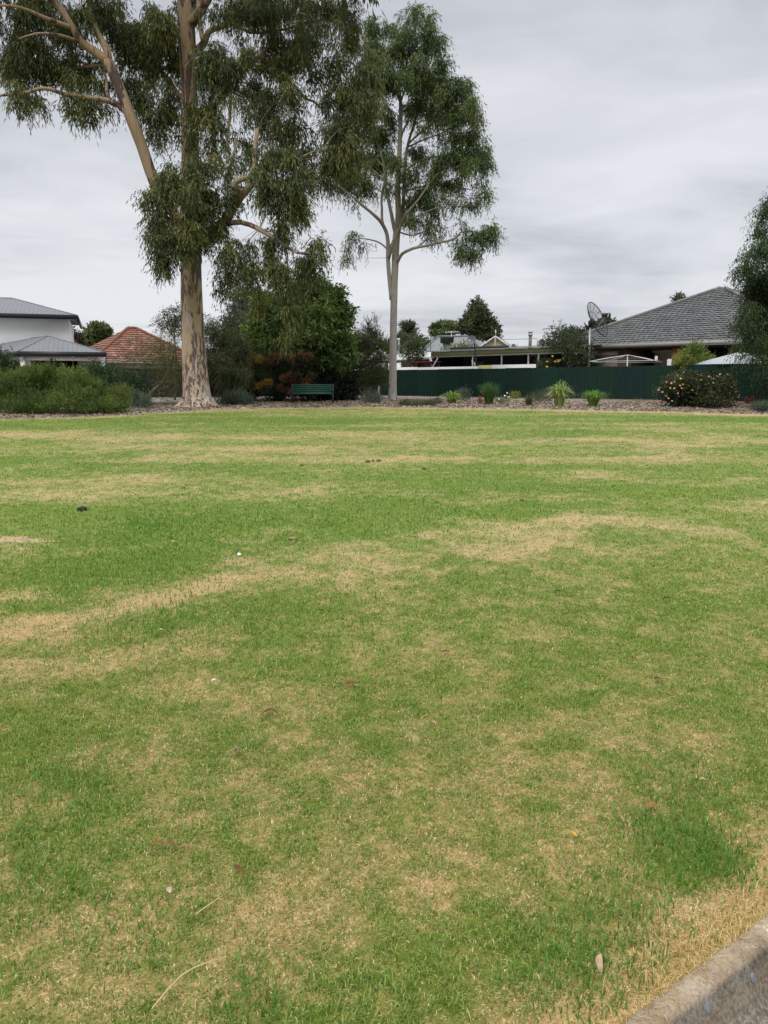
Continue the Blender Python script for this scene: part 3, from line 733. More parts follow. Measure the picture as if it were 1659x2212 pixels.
lb([(494,47,7,-1),(540,70,7,-1.4),(600,66,6,-1.8),(660,52,5,-2),(720,40,3.5,-2.2)], n=8)
lb([(395,500,10,-.6),(372,480,9,-1.4),(350,465,8,-2),(330,470,6,-2.4)], n=8)
K1 = [  # crown clumps of the reference picture
 (20,40,50,40),(70,30,50,40),(120,60,50,40),(60,90,60,35),(25,110,45,40),(20,165,40,35),(70,150,50,40),(110,120,45,40),(130,165,45,30),(60,222,26,22,-2.2),(80,228,14,16,-2.2),(35,205,28,22,-2.4),
 (170,30,45,38),(215,20,50,35),(260,40,50,40),(175,130,40,30),(150,200,24,40,-1.6),(157,240,18,26,-1.6),(190,230,20,40,-1.4),(198,262,15,22,-1.4),(175,165,40,30),(225,235,20,18,-1),(215,180,30,28,-.6),
 (280,100,50,45),(320,60,50,45),(360,40,45,45),(300,150,45,35,1.2),(340,120,45,40),(370,100,40,40),(285,190,22,30,.5),(312,215,24,35,.3),(318,255,16,32,.2),(345,200,30,35),(350,245,16,40,.3),(372,210,22,60,.6),(335,285,20,20,0,.6),(345,300,12,20,0,.6),(375,290,20,30,.8,.4),
 (425,20,45,35,.6),(470,25,50,40),(520,40,50,40),(570,30,50,40),(620,30,55,40),(680,20,50,40),(725,25,45,40),(755,40,30,40),(640,80,55,40),(700,75,50,40),(745,85,32,32),
 (450,130,32,45,.6),(470,175,40,50,-1),(450,210,35,45,-.9),(490,150,35,40),(530,130,40,38),(560,170,42,40),(520,215,32,38,-1.2,.7),(600,130,42,40),(640,140,40,40),(600,210,38,45),(565,245,32,40,-1,.7),(640,215,30,40,-1.6,.8),(680,150,40,35),(720,150,42,45,-1),(760,190,42,50,-1.2),(715,200,35,40,-1),(780,240,35,50,-1.3),(725,255,34,55,-1.2),(735,310,32,45,-1.2),(720,355,28,45,-1.2),(700,390,22,28,-1.2),(770,310,30,45,-1.2),(795,150,25,45,-1.2),(800,205,24,50,-1.2),(775,365,28,35,-1.2,.8),
 (420,250,30,40,-.8,.9),(415,310,26,50,-.7,.6),(455,290,30,40,-1,.8),(470,330,24,40,.6,.7),(520,290,28,40,-1,.5),(540,330,28,38,.6,.6),(600,290,35,40,-1.2,.7),(640,300,32,38,.5,.7),(660,345,22,45,.5,.7),(670,380,14,40,.4,.6),(490,360,32,35,-1.8,.8),(625,260,25,30,-1.5,.6),
 # the low front bough on the left of the trunk
 (375,385,45,32,-2.4,1.5),(420,375,36,30,-2.4,1.4),(345,430,36,36,-2.2,1.4),(400,430,48,40,-2.6,1.5),(440,425,30,40,-2,1.3),(350,490,34,45,-2,1.4),(400,500,42,45,-2.3,1.4),(435,490,22,45,-1.8,1.3),(325,455,18,40,-2,1.1),(345,545,22,36,-2,1.2),(375,555,24,30,-2,1.2),(358,580,14,22,-2,1.0),(395,535,22,22,-2.4,1.2),(335,520,18,25,-2,1.0),(460,460,25,45,-1.8,1.1),
 # the low bough on the right
 (570,350,34,30,-2.6,1.3),(610,345,36,30,-2.7,1.3),(645,380,26,38,-2.7,1.2),(590,395,38,36,-2.8,1.3),(630,430,34,40,-2.6,1.3),(655,450,16,36,-2.4,1.0),(610,475,26,38,-2.4,1.2),(560,430,26,30,-2.6,1),(615,510,18,25,-2.3,1.0),(490,410,28,22,-2,.9),(470,500,20,40,-1.4,.7),(500,455,25,28,-1.8,.6),
 (490,560,22,42,-1.6,1.1),(478,610,13,30,-1.6,1.0),(500,600,16,32,-1.6,1.0),(530,540,24,36,-2,1.1),(545,590,22,40,-2.2,1.2),(560,640,18,32,-2.2,1.2),(515,565,20,40,-2,1.0),(585,560,26,40,-2.4,1.3),(600,610,26,38,-2.4,1.4),(640,570,32,32,-2.6,1.2),(675,545,26,24,-2.8,1.2),(660,600,26,25,-2.6,1.0),(697,560,12,16,-2.8,.9),(690,530,12,12,-2.8,.8),(625,650,18,34,-2.3,1.2),(635,700,13,34,-2.3,1.1),(648,650,12,30,-2.3,.9),(620,735,10,16,-2.3,.9),
]
up = [(RNG.uniform(-150, 780), RNG.uniform(-420, -45), 60, 45, RNG.uniform(-4, 4), .25) for _ in range(34)]
CW1 = clumps_world(K1, Y1T, 3)
CWU = clumps_world(up, Y1T, 4)
sk = [p for p in sk if p.z > at(410, 520, Y1T).z]
twigs(g, CW1, sk, 1, 0.011, 5, 5, 3.5)
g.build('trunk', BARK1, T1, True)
CS1 = subclump(CW1, 8, 0.32, 12, 0.8)
c1 = crown(CS1, 160000, 0.19, 0.036, [(0.046, 0.062, 0.025), (0.075, 0.096, 0.034), (0.115, 0.137, 0.043), (0.20, 0.20, 0.06)], 21, droop=1.1, strand=8, slen=0.42, out_=0.45, shell=0.5, jit=0.5)
c2 = crown(CWU, 22000, 0.36, 0.08, [(0.035, 0.05, 0.018), (0.06, 0.08, 0.022)], 22, droop=1.1, strand=10, slen=0.9)  # unseen top of the crown, leaves enlarged and thickened to shade the limbs
leafmesh('crown', merge(c1, c2), T1)

# ------------------------------------------------------------------ the slender gum
b2 = onground(849, 866); Y2T = b2.y
T2 = thing('gum_tree', 'slender gum tree with a smooth pale grey trunk and open crown', 'tree', b2)
g = G(); sk = []
def lb(nodes, **k):
    if sum(a[1] for a in nodes) / len(nodes) < 440: nodes = [(a[0], a[1], a[2] * .85, 0.35 * abs(a[3] if len(a) > 3 else 0)) for a in nodes]
    p, rr = limb(g, nodes, Y2T, **k); sk.extend(p); return p
lb([(848,872,24),(848,864,20),(848,845,17.5),(849,780,15.5),(850,700,14.5),(852,613,14),(854,560,14.5),(856,514,15),(859,490,14),(861,471,13),(860,435,11.5),(859,400,10.5),(862,350,9.5),(864,300,8.5),(865,250,7.5),(865,214,6.5),(862,180,5.5),(868,130,4,.2),(878,80,3,.3),(890,40,2,.3)], n=14)
lb([(846,648,9),(841,600,8.5),(838,557,8.5),(838,523,8),(834,500,7.5),(823,480,7,-.2),(812,468,6.5,-.4),(797,455,5.5,-.5),(784,445,5,-.7),(768,430,4,-.9),(755,420,3.5,-1),(735,405,2.5,-1.2)], n=9)
lb([(836,505,6),(828,485,5.5,.3),(825,471,5.5,.4),(825,450,5,.5),(824,428,4.5,.6),(830,400,4,.6),(836,370,3,.6)], n=8)
lb([(857,512,11),(851,491,9.5,.3),(845,460,8.5,.5),(838,428,8,.6),(832,394,7,.7),(828,350,6,.8),(815,310,5,1),(800,270,4,1.2),(790,220,3,1.4),(795,160,2,1.5)], n=9)
lb([(859,505,11),(866,480,10,-.4),(870,457,9.5,-.6),(872,420,8.5,-.8),(874,380,8,-.9),(878,328,7,-1),(886,295,6,-1.1),(898,257,5,-1.2),(910,220,4,-1.3),(920,170,3,-1.4)], n=9)
lb([(839,560,7),(846,535,7,-.4),(852,515,6.5,-.5),(864,492,6,-.6),(872,475,5.5,-.7),(880,460,5,-.8),(905,430,4,-1),(925,400,3,-1.2)], n=8)
lb([(840,548,6.5),(845,530,6),(852,520,6),(857,512,7)], n=8)
lb([(856,572,8),(860,562,7.5,-.2),(869,548,6.5,-.5),(884,540,6,-.8),(898,535,5.5,-1),(920,531,5,-1.3),(941,525,4.5,-1.6),(965,521,4,-1.9),(984,514,3.5,-2.1),(995,502,3,-2.2),(1015,498,2.5,-2.3),(1040,505,2,-2.4)], n=8)
lb([(898,535,4,-1),(912,526,3.5,-.8),(924,512,3,-.7),(930,490,2.5,-.6)], n=6)
lb([(838,540,4.5),(828,530,4,.3),(815,522,3.2,.5),(800,518,2.8,.7),(790,516,2.2,.9),(775,515,1.6,1.1)], n=6)
lb([(862,500,4),(875,506,3,.6),(895,508,2.6,.9),(915,500,2.2,1.2),(930,495,1.6,1.4)], n=6)
lb([(868,483,5,-.5),(880,476,4,-.8),(890,471,3.6,-1),(912,463,3,-1.3),(940,450,2.4,-1.6),(975,445,1.8,-1.8)], n=6)
lb([(877,335,5,-1),(881,314,5,-.9),(895,298,4.5,-.8),(912,283,4,-.7),(928,271,3.5,-.6),(941,263,3,-.5),(960,240,2,-.4)], n=7)
lb([(864,310,5),(870,285,4.5,.2),(880,265,4,.3),(890,240,3.2,.4),(905,200,2.4,.5)], n=6)
lb([(865,225,4.5),(858,205,3.8),(848,190,3,.2),(840,165,2,.3)], n=6)
lb([(866,222,4.5),(872,200,3.8),(878,180,3,-.2),(890,140,2,-.3)], n=6)
lb([(875,372,5,-.9),(895,352,4.5,-1.2),(930,340,4,-1.5),(965,335,3,-1.8),(1000,320,2,-2)], n=6)
lb([(872,415,5,-.8),(900,405,4,-1.2),(940,400,3.5,-1.6),(985,405,2.5,-2),(1020,410,1.8,-2.2)], n=6)
lb([(834,395,5,.7),(815,375,4.2,.9),(790,355,3.5,1.1),(765,330,2.6,1.3),(745,310,2,1.4)], n=6)
lb([(880,318,4,-1),(920,300,3.6,-1.4),(960,285,3,-1.8),(1000,260,2.4,-2.1),(1020,230,2,-2.3)], n=6)
K2 = [
 (905,45,28,22),(875,55,24,22),(935,60,18,26),(835,60,22,22),(800,75,20,28),(860,85,34,26),(910,90,36,30),(820,105,34,30),(945,100,16,35),(870,125,38,28),(920,135,36,30),(830,150,38,30),(955,150,18,32),(890,170,40,30),(935,185,38,32),(840,190,34,28),(965,210,26,34),(905,215,36,28),(800,180,26,36),(795,235,26,36),
 (945,240,38,28),(985,190,18,26),(1010,195,20,24),(1000,230,26,30),(1025,225,15,30),(985,265,28,26),(930,280,24,20,None,.6),(1020,270,24,28),(1035,255,12,24),(970,305,26,22,None,.7),(1010,315,32,28),(1045,315,18,26),(1050,345,18,22),(995,345,34,26),(1020,355,26,22),(960,350,26,20,None,.7),
 (830,245,24,26,None,.6),(835,295,26,30,None,.8),(805,290,30,34),(850,340,26,22),(810,345,38,30),(770,300,26,36,1.0),(765,345,34,28,1.0),(730,360,28,30,1.0,.9),(745,395,32,20,1.0),(790,390,32,22),(725,400,22,14,1,.7),(760,425,20,14,.8,.7),(800,415,26,14,None,.8),(770,450,10,12,-.5,.3),(840,400,16,20,None,.6),
 (895,255,18,22,None,.5),(880,240,16,20,None,.35),(910,320,30,22),(900,360,28,24),(935,375,30,22),(880,390,22,20),(920,410,34,24),(965,400,30,22,None,.8),(900,440,30,24),(940,445,28,18,None,.7),(885,470,22,16,None,.6),(905,475,28,16,None,.6),(950,430,18,16,None,.5),(1000,395,22,20,None,.6),(1035,400,18,24,None,.8),(1050,420,12,24,None,.7),(1010,430,22,18,None,.6),(980,440,20,14,None,.6),(1030,445,18,14,None,.55),(930,475,18,12,None,.5),(950,490,14,10,None,.4),
 (930,500,24,14,-.6,.7),(945,515,20,10,-1.4,.5),(1000,480,14,10,-2,.4),(1005,500,18,14,-2.1,.6),(1030,510,26,20,-2.3,.9),(1060,492,22,16,-2.4,1.0),(1072,488,10,10,-2.4,.8),(1010,540,22,18,-2.2,.8),(1035,548,18,16,-2.2,.7),(1050,525,20,16,-2.3,.8),(995,525,12,22,-2,.6),
 (765,508,20,12,1.1,.6),(778,530,16,14,1.0,.35),(752,535,12,16,1.1,.5),(745,555,10,14,1.1,.5),(760,550,10,12,1.1,.4),
]
CW2 = clumps_world(K2, Y2T, 8)
twigs(g, CW2, sk, 2, 0.012, 9, 5)
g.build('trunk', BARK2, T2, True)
CW2[:, 2] -= 0.10
CS2 = subclump(CW2, 6, 0.38, 13, 0.85)
c1 = crown(CS2, 108000, 0.17, 0.032, [(0.038, 0.062, 0.024), (0.064, 0.102, 0.034), (0.095, 0.145, 0.042), (0.145, 0.185, 0.055)], 31, droop=0.95, strand=8, slen=0.40, out_=0.45, shell=0.5, jit=0.5)
leafmesh('crown', c1, T2)
# ------------------------------------------------------------------ shrubs and the other trees
def plant(name, label, cat, base, K, Y0, n, L_, W_, cols, seed, stems=(), stem_mat=None, stem_name='stem', crown_name='foliage', tw=1, group=None, r0=0.014, mat=LEAF, sub=None, **kw):
    """base (px, py) or a point; K clumps of the reference picture; stems polylines (px, py, w, dY)"""
    b = onground(*base) if not isinstance(base, Vector) else base
    t = thing(name, label, cat, b, group)
    CW = clumps_world(K, Y0, seed)
    CL = subclump(CW, *sub, seed + 7) if sub else CW
    g = G(); sk = []
    for s_ in stems:
        p, rr = limb(g, s_, Y0, n=7, step=0.25); sk += p
    if not sk:
        q0 = b if abs(Y0 - b.y) < 0.5 else Vector((b.x, Y0, gz(Y0)))
        p = [q0 + Vector((0, 0, -0.05)), q0 + Vector((0, 0, 0.3 * max(0.2, CW[:, 2].max() - b.z)))]
        g.tube(p, [0.05, 0.03], 6); sk = [p[0].lerp(p[1], k / 6) for k in range(7)]
    if tw: twigs(g, CW, sk, tw, r0, seed + 1, 4, 12)
    g.build(stem_name, stem_mat or DARKTWIG, t, True)
    leafmesh(crown_name, crown(CL, n, L_, W_, cols, seed + 2, zmin=b.z, **kw), t, mat)
    return t

puff = dict(droop=0.0, strand=7, slen=0.35, out_=1.0, shell=0.4, jit=0.7)
# broad feathery shrub at the left edge of the lawn
Yb = onground(130, 900).y
plant('shrub', 'broad spreading feathery yellow green shrub at the left lawn edge', 'shrub', (130, 899), [
  (40,845,55,40,.6),(95,835,55,40,.5),(150,840,60,40,.4),(200,845,50,38,.3),(240,860,30,32,.2),(60,870,60,30,-.6),(120,872,60,28,-.7),(180,875,60,26,-.7),(235,882,32,18,-.4),(103,800,18,14,.8),(80,818,26,16,.7),(125,822,30,16,.8),(165,826,30,14,.9),(205,834,26,12,.9),(30,880,40,20,-.6),(-20,850,40,45,0),(260,870,14,24,0),(15,820,20,18,.6),(262,885,12,12,-.2)], Yb + 1.6, 80000, 0.085, 0.019,
  [(0.04, 0.07, 0.018), (0.07, 0.115, 0.026), (0.115, 0.17, 0.036), (0.18, 0.20, 0.05)], 41, tw=0, sub=(6, .42), droop=-0.45, strand=9, slen=0.24, out_=0.45, shell=0.5, jit=0.5)
plant('shrub', 'dark glossy shrub cut by the left edge behind the broad feathery shrub', 'shrub', at(0, 885, 31) + Vector((0, 0, 0)) if False else Vector((-14.6, 31.5, gz(31.5))), [(5,810,26,26),(-15,790,30,30),(25,800,16,24),(15,845,26,26),(48,820,14,14,None,.5)], 31.5, 7000, 0.12, 0.05,
  [(0.018, 0.036, 0.015), (0.042, 0.0675, 0.027), (0.075, 0.1125, 0.045)], 44, **puff)
plant('shrub', 'dark green rounded bush between the feathery shrub and the leaning stem', 'shrub', Vector((-11.7, 33.5, gz(33.5))), [(215,812,36,18),(260,822,34,18),(240,832,40,20),(285,838,30,22),(200,800,16,10),(270,855,34,25)], 33.5, 20000, 0.10, 0.035,
  [(0.015, 0.033, 0.015), (0.027, 0.054, 0.0195), (0.048, 0.09, 0.03)], 47, **puff)
# wispy shrub left of the big gum with its leaning bare stem
Yw = 32.4
plant('wispy_shrub', 'wispy olive shrub with a bare leaning grey stem left of the blotched trunk', 'shrub', Vector((at(318, 868, Yw).x, Yw, gz(Yw))), [
  (300,765,30,22,0,.5),(330,775,30,26),(360,760,30,32),(380,790,28,40),(385,830,18,40),(340,800,30,24,0,.8),(280,790,24,22,0,.4),(265,800,20,18,0,.35),(360,830,26,26,0,.6),(320,745,22,18,0,.4),(345,850,22,20,0,.5),(372,735,24,24,0,.8)], Yw, 11500, 0.12, 0.014,
  [(0.0375, 0.0525, 0.0175), (0.06875, 0.0875, 0.0275), (0.1063, 0.1187, 0.0375), (0.1875, 0.125, 0.05)], 51, stems=[[(314,872,7,0),(326,848,6.5,0),(345,832,6,0),(357,815,6,0),(366,800,5,0),(372,780,4,0),(378,750,3,0)], [(338,842,4,0),(360,835,3.5,.3),(385,822,3,.5)], [(326,850,4,0),(308,825,3,.3),(290,800,2.5,.4)]], stem_mat=TWIG, tw=2, droop=0.35, strand=8, slen=0.4, out_=0.6, jit=0.5)
plant('thin_tree', 'thin see-through tree with sparse grey green sprays behind the wispy olive shrub', 'tree', Vector((at(372, 860, 39).x, 39, gz(39))), [(352,690,14,8,0,.7),(372,680,14,10,0,.7),(388,690,12,12,0,.7),(360,705,18,8,0,.6),(382,715,14,12,0,.7),(340,706,10,6,0,.5),(376,700,12,10,0,.6),(390,668,7,6,0,.5)], 39, 3600, 0.10, 0.03,
  [(0.04, 0.05, 0.028), (0.08, 0.09, 0.05)], 54, stems=[[(378,865,5,0),(380,790,4,0),(378,740,3,0),(374,705,2.2,0),(368,680,1.2,0)], [(378,735,2,0),(360,708,1.6,0),(345,703,1,0)], [(376,715,2,0),(388,695,1.4,0),(392,670,.8,0)]], tw=2, r0=0.01, droop=0.1, strand=7, slen=0.35, jit=.6)
plant('wispy_shrub', 'dense drooping grey olive shrub just right of the blotched trunk', 'shrub', Vector((at(480, 868, 35).x, 35, gz(35))), [
  (455,720,16,22,0,.8),(470,745,24,28),(450,770,20,40),(480,780,36,34),(505,790,28,38),(515,760,20,26,0,.8),(470,820,36,34),(500,830,28,34),(450,830,24,34),(520,740,14,18,0,.6),(445,700,10,16,0,.5),(470,700,10,12,0,.5)], 35, 48000, 0.16, 0.018,
  [(0.04375, 0.0575, 0.0225), (0.075, 0.09125, 0.0325), (0.1125, 0.1313, 0.0475)], 57, tw=2, sub=(6, .45), stem_mat=TWIG, droop=0.55, strand=10, slen=0.4, out_=0.4, jit=0.3)
# rust-topped shrub behind the bench
KR = [(560,800,30,32),(600,790,34,30),(640,795,34,32),(540,830,28,32),(590,830,36,30),(640,835,34,28),(530,850,24,18),(668,815,22,34),(680,845,16,22),(600,856,40,14),(650,858,26,12),(555,770,16,10),(670,785,16,12)]
t = plant('shrub', 'dark shrub with rust and orange flower tops left of the bench', 'shrub', Vector((at(600, 868, 37.4).x, 37.4, gz(37.4))), [k + (0.2,) for k in KR], 37.4, 26000, 0.11, 0.03,
  [(0.012, 0.02, 0.011), (0.026, 0.038, 0.017), (0.05, 0.062, 0.026)], 61, sub=(6, .42), **puff)
ORG_ = [(540,788,7),(560,776,8),(545,768,6),(588,771,8),(602,770,8),(612,768,7),(630,775,8),(653,768,7),(645,772,7),(668,770,8),(576,782,7),(625,812,7),(644,812,7),(672,815,8),(632,824,9),(645,828,8),(660,824,7),(612,818,6),(618,845,7),(630,848,6),(654,838,7),(574,828,5),(560,834,4),(582,828,4),(606,838,6),(524,790,6),(532,785,6),(592,780,6),(664,836,6),(640,850,5)]
rr_ = np.random.default_rng(3)
for (px, py, rr0) in ORG_:
    cw = clumps_world([(px, py, rr0 * .8, rr0 * .65, -1.0 + rr_.uniform(-.25, .2))], 37.4, 1)
    yel = px in (574, 560, 582, 524, 532)
    c_ = [(0.22, 0.15, 0.03), (0.33, 0.22, 0.04)] if yel else [(0.05, 0.045, 0.02), (0.16, 0.075, 0.032), (0.21, 0.12, 0.045)]
    leafmesh('flower_cluster', crown(cw, 420, 0.10, 0.022, c_, int(px), droop=-0.2, strand=6, slen=0.12, out_=0.5, jit=.7), t)
# dense dark tree behind the bench
plant('leafy_tree', 'large dense dark green broadleaf tree behind the bench', 'tree', Vector((at(690, 865, 40).x, 40, gz(40))), [
  (650,660,50,40,0),(690,650,40,32,-1),(690,625,20,16,-.5),(720,670,32,30,-1),(745,690,20,24,-1),(753,680,10,14,-1),(700,700,45,35,-1.6),(735,725,28,30,-1.4),(650,715,50,40,-1.6),(600,690,45,40,-.6),(570,720,36,36,-.4),(555,755,24,24,0),(610,750,40,30,-1),(680,760,42,32,-1.8),(725,765,34,30,-1.6),(700,795,34,20,-1.4),(650,780,40,24,-1.4),(620,650,40,36,0),(580,670,30,30,0),(735,790,20,18,-1),(560,785,30,22,.5),(600,790,34,26,.3),(640,805,34,26,0),(530,790,20,24,.6),(545,720,16,24,0),(650,620,30,20,.6),(715,640,16,14,-1),(690,720,30,25,-2.4),(745,750,16,24,-1)], 40, 80000, 0.20, 0.085,
  [(0.045, 0.08, 0.024), (0.083, 0.14, 0.038), (0.138, 0.21, 0.053), (0.20, 0.27, 0.075)], 65, stems=[[(700,868,12,0),(698,830,11,0),(690,780,9,0),(680,720,7,0),(675,660,4,0)]], stem_name='trunk', crown_name='crown', tw=1, sub=(7, .42), droop=0.3, strand=8, slen=0.38, out_=0.6, shell=0.4, jit=0.6)
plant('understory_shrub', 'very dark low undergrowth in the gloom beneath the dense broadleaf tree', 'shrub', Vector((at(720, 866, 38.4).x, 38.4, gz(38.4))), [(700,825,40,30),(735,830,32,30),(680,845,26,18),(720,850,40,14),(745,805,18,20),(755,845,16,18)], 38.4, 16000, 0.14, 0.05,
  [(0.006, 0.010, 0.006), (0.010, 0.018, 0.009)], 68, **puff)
# distant eucalypt left of it
plant('tree', 'grey green loose tree showing between the hanging sprays and the dense broadleaf tree', 'tree', Vector((at(515, 850, 56).x, 56, 0.83)), [(500,690,14,20),(515,670,16,18),(510,705,16,14),(525,650,18,18),(505,640,12,14,None,.7),(530,690,16,20),(540,640,16,16),(498,715,10,8,None,.6)], 56, 7500, 0.2, 0.05,
  [(0.04, 0.055, 0.03), (0.07, 0.09, 0.05)], 71, stems=[[(520,850,6,0),(518,760,5,0),(515,700,4,0),(520,650,2,0)]], stem_name='trunk', crown_name='crown', droop=0.7, strand=8, slen=0.6)
# far poplars
for i, (px, top) in enumerate(((490, 704), (497, 708), (503, 702), (510, 712))):
    plant('poplar_tree', ['leftmost slim far poplar right of the blotched trunk', 'short second slim poplar from the blotched trunk', 'tallest of the four slim far poplars', 'rightmost and lowest of the four slim far poplars'][i], 'tree', Vector((at(px, 800, 110).x, 110, 0.83)), [(px, top + 8, 2.6, 9, 0), (px, top + 26, 3.4, 12, 0), (px, top + 48, 4, 16, 0)], 110, 700, 0.5, 0.18,
      [(0.025, 0.035, 0.02), (0.05, 0.065, 0.035)], 80 + i, stems=[[(px, 815, 2, 0), (px, top + 6, .8, 0)]], stem_name='trunk', crown_name='crown', tw=0, group='far poplars', droop=-0.8, strand=6, slen=1.0, out_=0.3)
# olive shrub with a slim grey stem
Yo = onground(783, 862).y
plant('small_tree', 'olive green shrubby tree on a slim leaning grey stem right of the bench', 'tree', onground(783, 862), [
  (795,715,16,18,0,.7),(810,700,10,14,0,.5),(780,735,24,22),(805,735,20,22,0,.9),(820,745,14,20,0,.6),(770,765,24,26),(800,770,30,28),(820,790,16,24,0,.8),(775,800,28,26),(805,805,28,24),(765,825,20,18,0,.8),(795,828,26,16),(818,822,14,16,0,.7),(755,790,12,24,0,.7),(830,735,7,10,0,.4),(760,735,10,14,0,.5)], Yo, 30000, 0.13, 0.024,
  [(0.036, 0.054, 0.018), (0.066, 0.0876, 0.0288), (0.114, 0.138, 0.048)], 91, stems=[[(785,864,7,0),(779,850,6,0),(774,833,5.5,0),(776,805,5,0),(785,770,4,0),(800,720,2.5,0)], [(776,815,3.5,0),(800,790,3,.2),(815,760,2,.3)]], stem_mat=TWIG, tw=2, sub=(6, .4), stem_name='trunk', crown_name='crown', droop=-0.35, strand=9, slen=0.36, out_=0.4, jit=0.4)
# blue grey low shrubs
BG = [(0.05, 0.075, 0.055), (0.085, 0.12, 0.09), (0.13, 0.17, 0.135)]
for i, (px, py, rx, ry, lab) in enumerate(((300, 884, 24, 16, 'low blue grey shrub beside the broad feathery shrub'), (510, 877, 36, 14, 'widest low blue grey shrub, just right of the blotched trunk'), (804, 872, 19, 11, 'low blue grey shrub between the slim leaning stem and the pale trunk'), (1000, 866, 14, 12, 'small blue grey shrub half hidden behind a strappy green clump'))):
    Yq = onground(px, py).y
    plant('low_shrub', lab, 'shrub', (px, py), [(px, py - ry * 1.0, rx * .75, ry * .8), (px - rx * .55, py - ry * .7, rx * .45, ry * .7), (px + rx * .55, py - ry * .75, rx * .45, ry * .7), (px + rx * .15, py - ry * 1.45, rx * .4, ry * .5), (px - rx * .3, py - ry * 1.35, rx * .35, ry * .5)], Yq, int(5200 * rx / 30), 0.075, 0.022, BG, 95 + i, group='low blue grey shrubs along the bed', droop=-0.5, strand=8, slen=0.22, out_=0.8, shell=.45, jit=.5, tw=0)
plant('ground_cover', 'flat grey green creeping plant right of the pale gum trunk', 'ground cover', (905, 878), [(880,872,16,4),(905,872,22,4),(930,871,14,4),(945,868,8,4)], onground(905, 876).y, 5200, 0.06, 0.03, [(0.07, 0.085, 0.05), (0.12, 0.135, 0.08), (0.17, 0.17, 0.10)], 103, droop=-0.2, strand=6, slen=0.12, tw=0)

def strappy(px, py, hw, hh, n, label, cols, seed, wid=0.025, arch=1.0, name='strappy_plant', group='strappy clumps along the bed'):
    b = onground(px, py); m = mpp(b.y); r = np.random.default_rng(seed)
    V = []; F = []; Cc = []
    cols = np.array(cols)
    for i in range(n):
        a = r.uniform(0, 2 * PI); sp_ = r.random() ** 0.7; H = hh * m * r.uniform(.65, 1.12) * (1 - 0.35 * sp_ * arch); Rr = hw * m * sp_ * r.uniform(.7, 1.1)
        dv = np.array([math.cos(a), math.sin(a), 0]); sd_ = np.array([-dv[1], dv[0], 0])
        b_ = np.array(b) + dv * hw * m * 0.22 * r.random() + sd_ * r.normal(0, .04)
        c_ = cols[0] + (cols[1] - cols[0]) * r.random(); c_ = c_ * r.uniform(.7, 1.2); k0 = len(V); K = 6
        for k in range(K + 1):
            t = k / K
            zz = H * (math.sin(min(1, t * 1.0) * PI * (0.5 + 0.28 * arch * sp_)) ) if arch > 0.3 else H * t
            p = b_ + dv * Rr * t ** 1.5 + np.array([0, 0, zz])
            w_ = wid * (1 - t) ** 0.6 * (0.6 + 0.4 * min(1, t * 4)) * 0.5 + 0.001
            V += [p - sd_ * w_, p + sd_ * w_]; Cc += [c_, c_]
            if k: F.append([k0 + 2 * k - 2, k0 + 2 * k - 1, k0 + 2 * k + 1, k0 + 2 * k])
    o = mesh_np(name, np.array(V), np.array(F), STRAP, cols=np.array(Cc), loc=b)
    return tag(o, label, 'plant', group)
GRN = [(0.10, 0.21, 0.02), (0.27, 0.38, 0.06)]
strappy(976, 873, 37, 28, 300, 'low bright lime green strappy clump nearest the pale gum trunk', GRN, 1, 0.03)
strappy(1056, 874, 32, 46, 280, 'tall upright dark green strappy clump beside an orange leaved plant', [(0.03, 0.075, 0.016), (0.075, 0.15, 0.03)], 2, 0.03, 0.25)
strappy(1208, 879, 40, 54, 240, 'tallest arching pale striped strappy clump in front of the green fence', [(0.13, 0.22, 0.03), (0.40, 0.45, 0.17)], 3, 0.05)
strappy(1281, 878, 42, 35, 300, 'bright green strappy clump next to the right of the tallest arching one', [(0.08, 0.19, 0.015), (0.22, 0.35, 0.05)], 4, 0.03, 0.8)
strappy(1142, 878, 18, 24, 160, 'small dull olive grassy tuft left of the tallest arching clump', [(0.04, 0.075, 0.02), (0.09, 0.13, 0.035)], 5, 0.02, 0.3)
strappy(1376, 879, 16, 20, 40, 'thin straggly green weed in the mulch left of the rose bush', [(0.10, 0.16, 0.04), (0.22, 0.26, 0.09)], 6, 0.014, 0.3, 'weed', None)
Yq = onground(1165, 873).y
plant('low_shrub', 'low grey lavender like shrub touching the tallest arching clump', 'shrub', (1167, 873), [(1155,863,14,8),(1175,862,14,9),(1185,858,9,8)], Yq, 2600, 0.09, 0.01, [(0.08, 0.09, 0.06), (0.14, 0.14, 0.10)], 111, droop=-0.9, strand=7, slen=0.22, tw=0)
plant('low_shrub', 'tiny yellow green bushlet between the dark upright clump and the olive tuft', 'shrub', (1113, 862), [(1113,857,7,5),(1108,853,4,4),(1118,854,4,4)], onground(1113, 862).y, 900, 0.06, 0.025, [(0.12, 0.16, 0.03), (0.28, 0.30, 0.07)], 113, droop=-0.5, strand=6, slen=0.15, tw=0)
plant('orange_plant', 'small orange leaved plant at the foot of the dark upright clump', 'plant', (1037, 873), [(1036,866,4,5),(1040,871,5,4)], onground(1037, 873).y, 260, 0.08, 0.03, [(0.16, 0.06, 0.02), (0.30, 0.13, 0.03)], 115, droop=-0.4, strand=6, slen=0.14, tw=0)
plant('flower_plant', 'sprawling pale leaved plant with white flowers right of the dark upright clump', 'plant', (1084, 872), [(1078,866,6,5),(1090,864,8,5,0,.6),(1085,870,7,3)], onground(1084, 872).y, 700, 0.07, 0.03, [(0.10, 0.13, 0.07), (0.17, 0.2, 0.12)], 117, droop=-0.3, strand=6, slen=0.15, tw=1)
fp = bpy.data.objects['flower_plant']; WHT = simple('white_petal', (0.75, 0.75, 0.72), 0.6, 0.08, 20)
